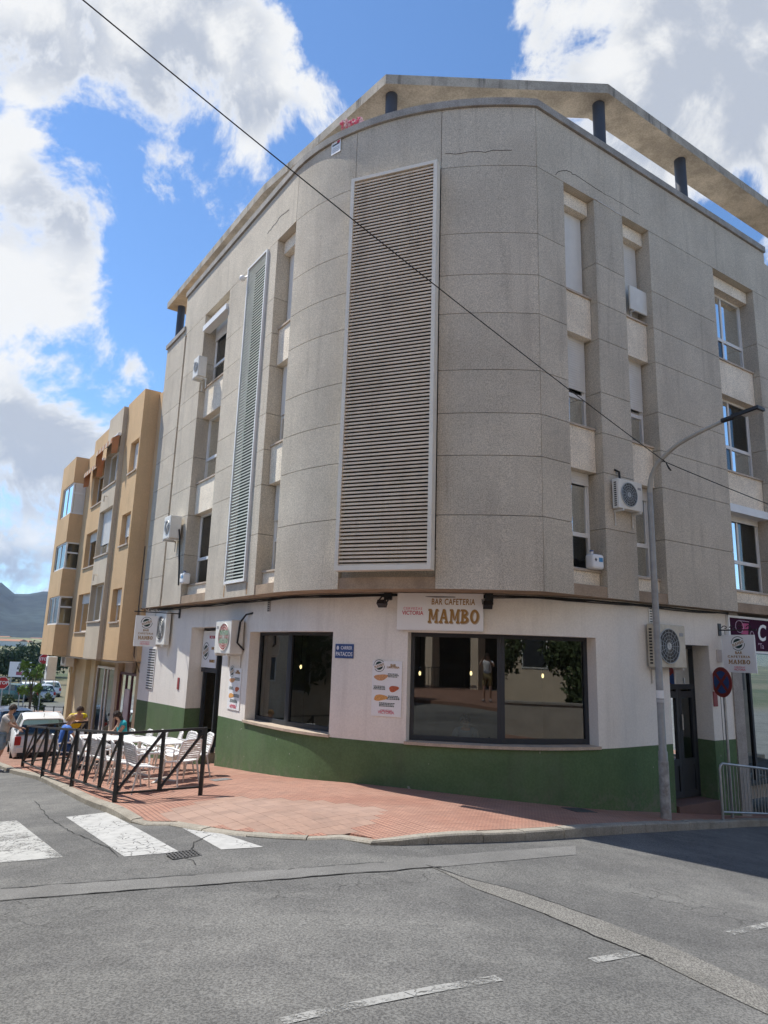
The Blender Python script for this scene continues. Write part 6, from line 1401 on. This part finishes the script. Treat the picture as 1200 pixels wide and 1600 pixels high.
# ------------------------------------------------------------------ far side: signs, trees, hills
def octagon(c, n, R1, mat): 
    mb = MB(); mx = plane_mx(c, Vector((0, 0, 1)).cross(Vector(n))); pts = [(R1 * math.cos(R_(22.5 + 45 * k)), R1 * math.sin(R_(22.5 + 45 * k))) for k in range(8)]
    return MB().add(on(mx, *[(x, y, -.01) for x, y in pts], *[(x, y, .0) for x, y in pts]), [tuple(reversed(range(8))), tuple(range(8, 16))] + [(k, (k + 1) % 8, 8 + (k + 1) % 8, 8 + k) for k in range(8)]), mx
SR = M('stop_red', (.45, .03, .035), .45, .05, 4)
for px, py, Y, lab in ((4, 1067, 37, 'red octagonal stop sign on a post beyond the parked cars'), (69, 1030, 44, 'red stop sign peeping out behind the ochre building corner')):
    c = aty(px, py, Y); r = empty('stop_sign', (c.x, c.y, G(c.x, c.y)), lab, 'stop sign', 'stop signs'); n = Vector((-c.x, -c.y, 0)).normalized(); n = (n + Vector((.5, 0, 0))).normalized()
    mb, mx = octagon(c, n, .34, None); mb2, _ = octagon(c + n * .004, n, .31, None); obj('plate', mb, SIGNW, r); obj('face', mb2, SR, r); obj('post', MB().tube([(c.x, c.y, G(c.x, c.y) - .1), (c.x, c.y, c.z + .3)], .035, 8), STEEL, r).location.y += .06
    text('STOP', mx @ Matrix.Translation((0, 0, .008)), .24, SIGNW, r, bold=.02)
c = aty(31, 1046, 46); mx = plane_mx(c, (1, .1, 0)); r = empty('roadside_board', (c.x, c.y, G(c.x, c.y)), 'white roadside board on two posts in front of the trees', 'sign board')
obj('board', MB().hexa(on(mx, (-.68, -.48, -.04), (.68, -.48, -.04), (.68, .48, -.04), (-.68, .48, -.04), (-.68, -.48), (.68, -.48), (.68, .48), (-.68, .48))), SIGNW, r)
obj('red_band', MB().add(on(mx, (-.2, -.36, .006), (.6, -.36, .006), (.6, -.14, .006), (-.2, -.14, .006)), [(0, 1, 2, 3)]), M('band_red', (.40, .12, .16), .6), r); obj('mark', MB().add(on(mx, (-.2, .0, .006), (.05, .0, .006), (.0, .2, .006), (-.15, .2, .006)), [(0, 1, 2, 3)]), M('mark_dark', (.08, .08, .08), .5), r)
for x in (-.5, .45): a = mx @ Vector((x, -.4, -.07)); obj('post', MB().tube([(a.x, a.y, G(a.x, a.y) - .1), (a.x, a.y, a.z + .5)], .04, 8), STEEL, r)
c = aty(36, 1040, 44); r = empty('round_road_sign', (c.x, c.y, G(c.x, c.y)), 'back of a grey round road sign in front of the white board', 'traffic sign'); obj('plate', MB().disc(c, (0, -1, 0), .30, 20, .01), STEEL, r); obj('post', MB().tube([(c.x, c.y + .05, G(c.x, c.y) - .1), (c.x, c.y + .05, c.z + .2)], .035, 8), STEEL, r)
LEAF = {}
def leafm(name, a):
    if name not in LEAF:
        m = M(name, a, .65, .35, 6, spec=.25); b = m.node_tree.nodes['Principled BSDF'] if 'Principled BSDF' in m.node_tree.nodes else next(n for n in m.node_tree.nodes if n.type == 'BSDF_PRINCIPLED')
        LEAF[name] = m
    return LEAF[name]
BARK = M('bark', (.10, .075, .055), .95, .2, 8)
def tree(p, h, rx, label, mat, n=1400, ls=.22, group='trees down the side street', trunk=.35, name='leafy_tree', clumps=12):
    p = Vector(p); r = empty(name, p, label, 'tree', group); tb = MB(); top = p + UPV * h * .72
    tb.tube([p - UPV * .2, p + UPV * h * trunk, top], [.045 * h * .5, .035 * h * .5, .01 * h], 8); cs = []
    for k in range(clumps):
        a = random.uniform(0, 6.28); rr = rx * math.sqrt(random.random()) * .75; z = h * (trunk + (1 - trunk) * random.uniform(.15, .85)); q = p + Vector((rr * math.cos(a), rr * math.sin(a), z)); cs.append((q, rx * random.uniform(.3, .5)))
        tb.tube([p + UPV * h * trunk * random.uniform(.8, 1.2), q.lerp(p + UPV * z * .8, .4), q], [.016 * h * .5, .01 * h * .5, .004 * h], 5)
    obj('trunk', tb, BARK, r, smooth=True); lb = MB()
    for k in range(n):
        q, cr_ = random.choice(cs); v = Vector((random.gauss(0, 1), random.gauss(0, 1), random.gauss(0, .8))).normalized() * cr_ * random.uniform(.45, 1.05); c = q + v
        a = Vector((random.gauss(0, 1), random.gauss(0, 1), random.gauss(0, .6))).normalized(); b = a.orthogonal().normalized(); b.rotate(Matrix.Rotation(random.uniform(0, 6.28), 3, a)); s_ = ls * random.uniform(.6, 1.3); d = a.cross(b)
        lb.v += [tuple(c - b * s_), tuple(c + d * s_ * .45), tuple(c + b * s_), tuple(c - d * s_ * .45)]; k4 = len(lb.v) - 4; lb.f.append((k4, k4 + 1, k4 + 2, k4 + 3)); lb.m.append(0)
    tag(obj('crown', lb, mat, r, fix=False), kind='stuff'); return r
TL = (leafm('leaf_dark', (.048, .072, .03)), leafm('leaf_mid', (.075, .105, .04)), leafm('leaf_bright', (.13, .20, .04)))
for px, Y, h, rx, m, lab in ((-25, 95, 5.6, 4.2, 1, 'mid green tree at the edge of the car park'), (8, 108, 5.2, 4.5, 1, 'mid green tree behind the stop sign'), (32, 92, 5.6, 3.8, 0, 'dark tree behind the roadside board'), (48, 104, 6.4, 4.6, 0, 'tall dark tree behind the young sapling'), (64, 90, 5.6, 3.6, 0, 'dark tree beside the ochre building corner'), (84, 112, 6.0, 4.6, 0, 'dark tree mostly hidden by the ochre building'), (20, 120, 6.6, 5, 0, 'dark tree at the back of the car park'), (-60, 110, 6, 5, 1, 'green tree past the car park')):
    c = aty(px, 1060, Y); tree((c.x, c.y, G(c.x, c.y)), h * .68, rx * .85, lab, TL[m], 1500, .32)
c = aty(52, 1060, 41); tree((c.x, c.y, G(c.x, c.y)), 3.6, .75, 'thin young street tree with bright leaves beside the board', TL[2], 260, .20, trunk=.42, clumps=7)
for px, py, Y, lab in ((62, 1092, 47, 'small bright bush at the car park fence'), (2, 1088, 45, 'green bush below the stop sign')): c = aty(px, py, Y); tree((c.x, c.y, G(c.x, c.y)), 1.5, .7, lab, TL[1], 320, .15, trunk=.1, name='bush', clumps=8)
a, b_ = aty(-20, 1100, 43), aty(100, 1100, 43); a.z, b_.z = G(a.x, a.y), G(b_.x, b_.y); r = empty('car_park_fence', a, 'low dark rail fence with posts before the distant car park', 'fence')
for k in range(9): q = a.lerp(b_, k / 8); obj('post', MB().bar(q, q + UPV * .95, .05, .05, up=(1, 0, 0)), BLACKM, r)
for h in (.9, .5): obj('rail', MB().bar(a + UPV * h, b_ + UPV * h, .04, .04), BLACKM, r)
a, b_ = aty(-30, 1100, 45), aty(96, 1100, 45); a.z, b_.z = G(a.x, a.y), G(b_.x, b_.y); tag(obj('low_wall', MB().bar(a + UPV * .2, b_ + UPV * .2, .3, .6), M('wall_terracotta', (.52, .33, .24), .9, .12, 1)), 'low pinkish wall running along the distant car park', 'wall')
# distant town and hills
for k, (px, py, Y, w, h, m) in enumerate(((8, 1012, 420, 16, 4, (.72, .70, .66)), (20, 1008, 520, 12, 3.5, (.65, .55, .45)), (2, 1004, 560, 10, 4, (.7, .68, .62)), (34, 1010, 480, 9, 3, (.66, .6, .52)), (55, 1006, 540, 11, 3.5, (.7, .66, .6)))):
    c = aty(px, py, Y); c.z = max(c.z, G(c.x, c.y)); r = empty('distant_house', c, ('long white house on the far plain', 'ochre walled house on the far plain', 'white house at the foot of the hills', 'small pale house on the far plain', 'pale house before the hills beside the ochre corner')[k], 'house', 'houses on the far plain')
    obj('wall', MB().box(c.x - w / 2, c.x + w / 2, c.y, c.y + w * .6, -9, c.z + h), M('far_house_%d' % k, m, .9), r); obj('roof', MB().hexa([(c.x - w / 2 - .3, c.y - .3, c.z + h), (c.x + w / 2 + .3, c.y - .3, c.z + h), (c.x + w / 2 + .3, c.y + w * .6 + .3, c.z + h), (c.x - w / 2 - .3, c.y + w * .6 + .3, c.z + h), (c.x - w / 2, c.y + w * .3, c.z + h + 1.2), (c.x + w / 2, c.y + w * .3, c.z + h + 1.2), (c.x + w / 2, c.y + w * .32, c.z + h + 1.2), (c.x - w / 2, c.y + w * .32, c.z + h + 1.2)]), M('far_roof', (.34, .17, .10), .9), r)
import mathutils.noise as mn
def hills(name, r0, r1, prof, mat, label, rough, base=-7):
    mb = MB(); na, nr = 160, 34
    for j in range(nr + 1):
        t = j / nr; rr = r0 + (r1 - r0) * t
        for i in range(na + 1):
            az = R_(-75 + 150 * i / na); x, y = rr * math.sin(az), rr * math.cos(az); env = math.sin(min(1, t / .62) * math.pi / 2) ** 1.3 if t < .62 else math.cos((t - .62) / .38 * math.pi / 2) ** .8
            f = mn.fractal(Vector((x / (r1 * .09), y / (r1 * .09), 1.7)), .9, 2.1, 6); mb.v.append((x, y, base + max(0, env * prof(az) * (1 + (.03 if t > .5 else .12) * f) + f * rough * env)))
    mb.f = [(j * (na + 1) + i, j * (na + 1) + i + 1, (j + 1) * (na + 1) + i + 1, (j + 1) * (na + 1) + i) for j in range(nr) for i in range(na)]; mb.m = [0] * len(mb.f)
    return tag(obj(name, mb, mat, smooth=True, fix=False), label, 'hill', kind='structure')
def prof1(az):
    a = math.degrees(az); k = [(-75, 80), (-55, 112), (-40, 122), (-33, 120), (-30.6, 127), (-29.5, 131), (-28.9, 131), (-28.4, 117), (-27.9, 109), (-27.4, 114), (-26.3, 123), (-24, 127), (-18, 110), (-5, 90), (20, 75), (75, 60)]
    for (a0, h0), (a1, h1) in zip(k, k[1:]):
        if a0 <= a <= a1: t = (a - a0) / (a1 - a0); return h0 + (h1 - h0) * t
    return 60
hills('mountain', 900, 2400, prof1, M('forested_slope', (.026, .036, .034), .95, .45, .006, .25, .05), 'blue hazy forested mountain ridge beyond the town', 3)
hills('foothill', 380, 800, lambda az: 8 + 2 * math.sin(az * 9), M('scrub_plain', (.13, .13, .065), .95, .5, .02, .3, .2), 'scrubby green foothills with scattered houses', 1.5)

# ------------------------------------------------------------------ the near side of the street (seen mirrored in the shop glass)
def FN(u, v, z): q = DR * u + NR * v; return Vector((q.x, q.y, z))
def gz(u, v): q = DR * u + NR * v; return G(q.x, q.y)
mb = MB(); us = [-22 + k * 1.0 for k in range(50)]
for u in us: mb.v += [tuple(FN(u, .75, gz(u, .75) - .1)), tuple(FN(u, .75, gz(u, .75) + .12)), tuple(FN(u, -3.2, gz(u, -3.2) + .14))]
for i in range(len(us) - 1): mb.f += [(3 * i, 3 * i + 3, 3 * i + 4, 3 * i + 1), (3 * i + 1, 3 * i + 4, 3 * i + 5, 3 * i + 2)]
mb.m = [0] * len(mb.f); tag(obj('opposite_pavement', mb, MORTAR, fix=False), 'red pavement on the other side of the street', 'pavement', kind='structure')
OP = empty('opposite_building', FN(-6, -6, -2), 'pale building with a dark colonnade across the street from the bar', 'building')
OPW = M('opposite_render', (.72, .60, .46), .9, .06, 1);  # walls made pale and tall to bounce warm fill onto the shaded front
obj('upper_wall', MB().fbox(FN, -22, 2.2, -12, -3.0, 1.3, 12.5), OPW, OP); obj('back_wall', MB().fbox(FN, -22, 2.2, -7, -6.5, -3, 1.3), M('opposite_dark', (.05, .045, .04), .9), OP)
for u in (-20, -16.6, -13.2, -9.8, -6.4, -3.6, -.9, 1.7): obj('column', MB().fbox(FN, u, u + .45, -3.5, -3.05, -3, 1.3), OPW, OP)
for u in range(-20, 2, 4):
    for z in (2.6, 5.6, 8.6): w = obj('window', MB().fbox(FN, u, u + 1.2, -2.99, -2.96, z, z + 1.6), SHUT, OP); obj('pane', MB().fbox(FN, u + .08, u + 1.12, -2.958, -2.952, z + .08, z + 1.52), ALU, w)
r = empty('street_railing', FN(-6, -2.6, gz(-6, -2.6) + .13), 'dark railing before the colonnade across the street', 'railing')
for k in range(0, 31): u = -9.5 + k * .2; obj('bar', MB().bar(FN(u, -2.6, gz(u, -2.6) + .1), FN(u, -2.6, gz(u, -2.6) + 1.1), .02, .02, up=(1, 0, 0)), BLACKM, r)
for h in (.25, 1.1): obj('rail', MB().bar(FN(-9.5, -2.6, gz(-9.5, -2.6) + h), FN(-3.5, -2.6, gz(-3.5, -2.6) + h), .04, .04), BLACKM, r)
r = empty('garden_wall', FN(9, -2.6, gz(9, -2.6)), 'low concrete garden wall across the street', 'wall'); obj('wall', MB().fbox(FN, 2.4, 24, -3.0, -2.7, -3.6, -1.55), M('garden_concrete', (.40, .37, .32), .9, .12, 2), r); obj('cap', MB().fbox(FN, 2.4, 24, -3.04, -2.66, -1.549, -1.48), COPING, r)
for u, v, h, rx, lab in ((4.5, -5, 4.6, 1.8, 'bushy dark tree above the garden wall'), (8.5, -6, 5.6, 2.4, 'wide tree in the garden across the street'), (12.5, -5.5, 4.2, 2.0, 'rounded tree at the far end of the garden'), (16.5, -7, 6, 2.6, 'tall tree at the end of the garden wall')): tree(FN(u, v, gz(u, v)), h, rx, lab, TL[1], 6000, .12, 'trees in the garden across the street', trunk=.2)
gh = empty('fill_light_house', FN(13, -14, -2.5), 'cream house added behind the garden trees to bounce warm light', 'house'); obj('wall', MB().fbox(FN, 4, 26, -22, -11, -4, 9), OPW, gh); obj('roof', MB().fbox(FN, 3.7, 26.3, -22.3, -10.7, 9.01, 9.4), M('far_roof', (.34, .17, .10), .9), gh)  # house added so its pale wall throws warm fill across the street
for u in (6, 10, 14, 18, 22):
    for z in (-.5, 2.6, 5.8): w = obj('window', MB().fbox(FN, u, u + 1.2, -11, -10.97, z, z + 1.5), SHUT, gh); obj('pane', MB().fbox(FN, u + .08, u + 1.12, -10.968, -10.96, z + .08, z + 1.42), ALU, w)
r = empty('satellite_dish', FN(5.0, -3.0, 0), 'white satellite dish on a mast above the garden wall', 'satellite dish'); obj('dish', MB().disc(FN(5.0, -2.9, .55), (NR * .9 + Vector((0, 0, .35)) + DR * .1), .40, 24, .03), SIGNW, r); obj('mast', MB().tube([FN(5.0, -3.0, -1.6), FN(5.0, -3.0, .5)], .03, 8), STEEL, r)
r = empty('side_house', (-17, 9, -3.5), 'pale house across the side street', 'house'); obj('wall', MB().fbox(FL, -12, 22, -16, -9.6, -6.5, 2.6), M('side_render', (.70, .60, .47), .9, .1, 1), r); obj('roof', MB().fbox(FL, -12.2, 22.2, -16.2, -9.4, 2.61, 2.9), M('far_roof', (.34, .17, .10), .9), r)
for u in (-9, -5.5, -2, 1.2, 5, 9, 13, 17): w = obj('window', MB().fbox(FL, u, u + 1.1, -9.6, -9.57, -1.6, .2), PVC, r); obj('pane', MB().fbox(FL, u + .08, u + 1.02, -9.568, -9.56, -1.52, .12), ALU, w)
for u, lab in ((-6, 'street tree by the near end of the pale house'), (1.2, 'street tree by the middle of the pale house'), (5.5, 'street tree by the far half of the pale house')): q = FL(u, -8.6, 0); tree((q.x, q.y, G(q.x, q.y)), 5, 1.7, lab, TL[1], 900, .2, 'trees by the pale house')
# photographer, seen only as a reflection in the bar window
PJ = dict(ST); PJ.update(elL=(-.26, .16, 1.28), haL=(-.07, .36, 1.56), elR=(.26, .16, 1.28), haR=(.07, .36, 1.56)); pb = Vector((.0, -.46, 0)); pb.z = gz(0, 0) + .12
pr = person(pb, 0, PJ, 'person in white T-shirt and khaki shorts taking the photograph, mirrored in the glass', M('shirt_white', (.75, .76, .78), .85), M('shorts_khaki', (.34, .26, .12), .9), HBR, M('shoe_grey', (.3, .3, .31), .7), pants_to=.9, sleeve=.6)
ph = tag(obj('phone', MB().box(-.038, .038, -.098, -.09, -.10, .06), BLACKM, bevel=.004), 'dark phone held up by the photographer mirrored in the glass', 'phone')
# pendant lamps and a little furniture inside the bar
for px, py, dd in ((656, 1052, 2.6), (736, 1052, 2.6), (848, 1056, 2.6), (470, 1042, 2.2)):
    s_, z_ = wpx(px, py); p, n, _ = wat(s_); d_ = ray(px, py); t = p.y / d_.y; q = d_ * (t + dd / 1.02)
    r = empty('pendant_lamp', q, {656: 'lit bulb inside the left pane of the big window', 736: 'lit bulb inside the big window beside the middle bar', 848: 'lit bulb inside the right pane of the big window', 470: 'lit bulb inside the smaller curved window'}[px], 'lamp', 'lit bulbs hanging inside the bar')
    obj('bulb', MB().ball(tuple(q), .026, 12, 8, sq=(1, 1, 1.8)), M('bulb_warm', (1.0, .72, .34), .4, 0, emit=1.6), r, smooth=True); obj('cord', MB().tube([q + UPV * .07, (q.x, q.y, 1.09)], .006, 5), CABLE, r)
    obj('socket', MB().tube([q + UPV * .06, q + UPV * .14], .025, 10), BLACKM, r)
DWD = M('dark_wood', (.07, .05, .04), .6)
def indoor_chair(p, rz, lab):
    r = empty('bar_chair', p, lab, 'chair', 'dark chairs inside the bar', rz); obj('seat', MB().box(-.2, .2, -.2, .2, .44, .47), DWD, r)
    for x in (-.18, .18):
        for y in (-.18, .18): obj('leg', MB().bar((x, y, 0), (x, y, .44 if y > 0 else .9), .035, .035, up=(1, 0, 0)), DWD, r)
    for z in (.6, .72, .84): obj('back_rung', MB().bar((-.18, -.18, z), (.18, -.18, z), .02, .05), DWD, r)
for k, (px, dd, rz, lab) in enumerate(((672, 1.3, .4, 'dark chair inside the window left of the seated guest'), (692, 1.5, -.3, 'dark chair inside the window right behind the glass'), (755, 1.4, 1.2, 'dark chair inside the window right of the seated guest'))):
    s_, _ = wpx(px, 1140); p, n, _ = wat(s_); q = p + n * dd; indoor_chair((q.x, q.y, -2.42), rz, lab)
s_, _ = wpx(727, 1140); p, n, _ = wat(s_); q = p + n * 1.35; person((q.x, q.y, -2.42), ang(Vector((-.3, -1, 0))), dict(SI), 'guest seated behind the glass of the big window', M('shirt_grey', (.30, .33, .36), .85), M('trouser_dark', (.05, .05, .06), .9), HDK, M('shoe_dark', (.05, .05, .05), .7)); indoor_chair((q.x, q.y, -2.42), ang(Vector((-.3, -1, 0))), 'dark chair under the seated guest in the window')

# ------------------------------------------------------------------ air
HAZE_D = .00011
hz = bpy.data.materials.new('haze'); hz.use_nodes = True; t = hz.node_tree; t.nodes.clear(); o_ = t.nodes.new('ShaderNodeOutputMaterial'); pv = t.nodes.new('ShaderNodeVolumePrincipled')
pv.inputs['Color'].default_value = (.36, .61, 1.0, 1); pv.inputs['Density'].default_value = HAZE_D; pv.inputs['Anisotropy'].default_value = .2; t.links.new(pv.outputs[0], o_.inputs['Volume'])
tag(obj('haze', MB().box(-3900, 3900, -3900, 3900, -12, 190), hz), 'thin pale air between the street and the mountains', 'haze', kind='stuff')
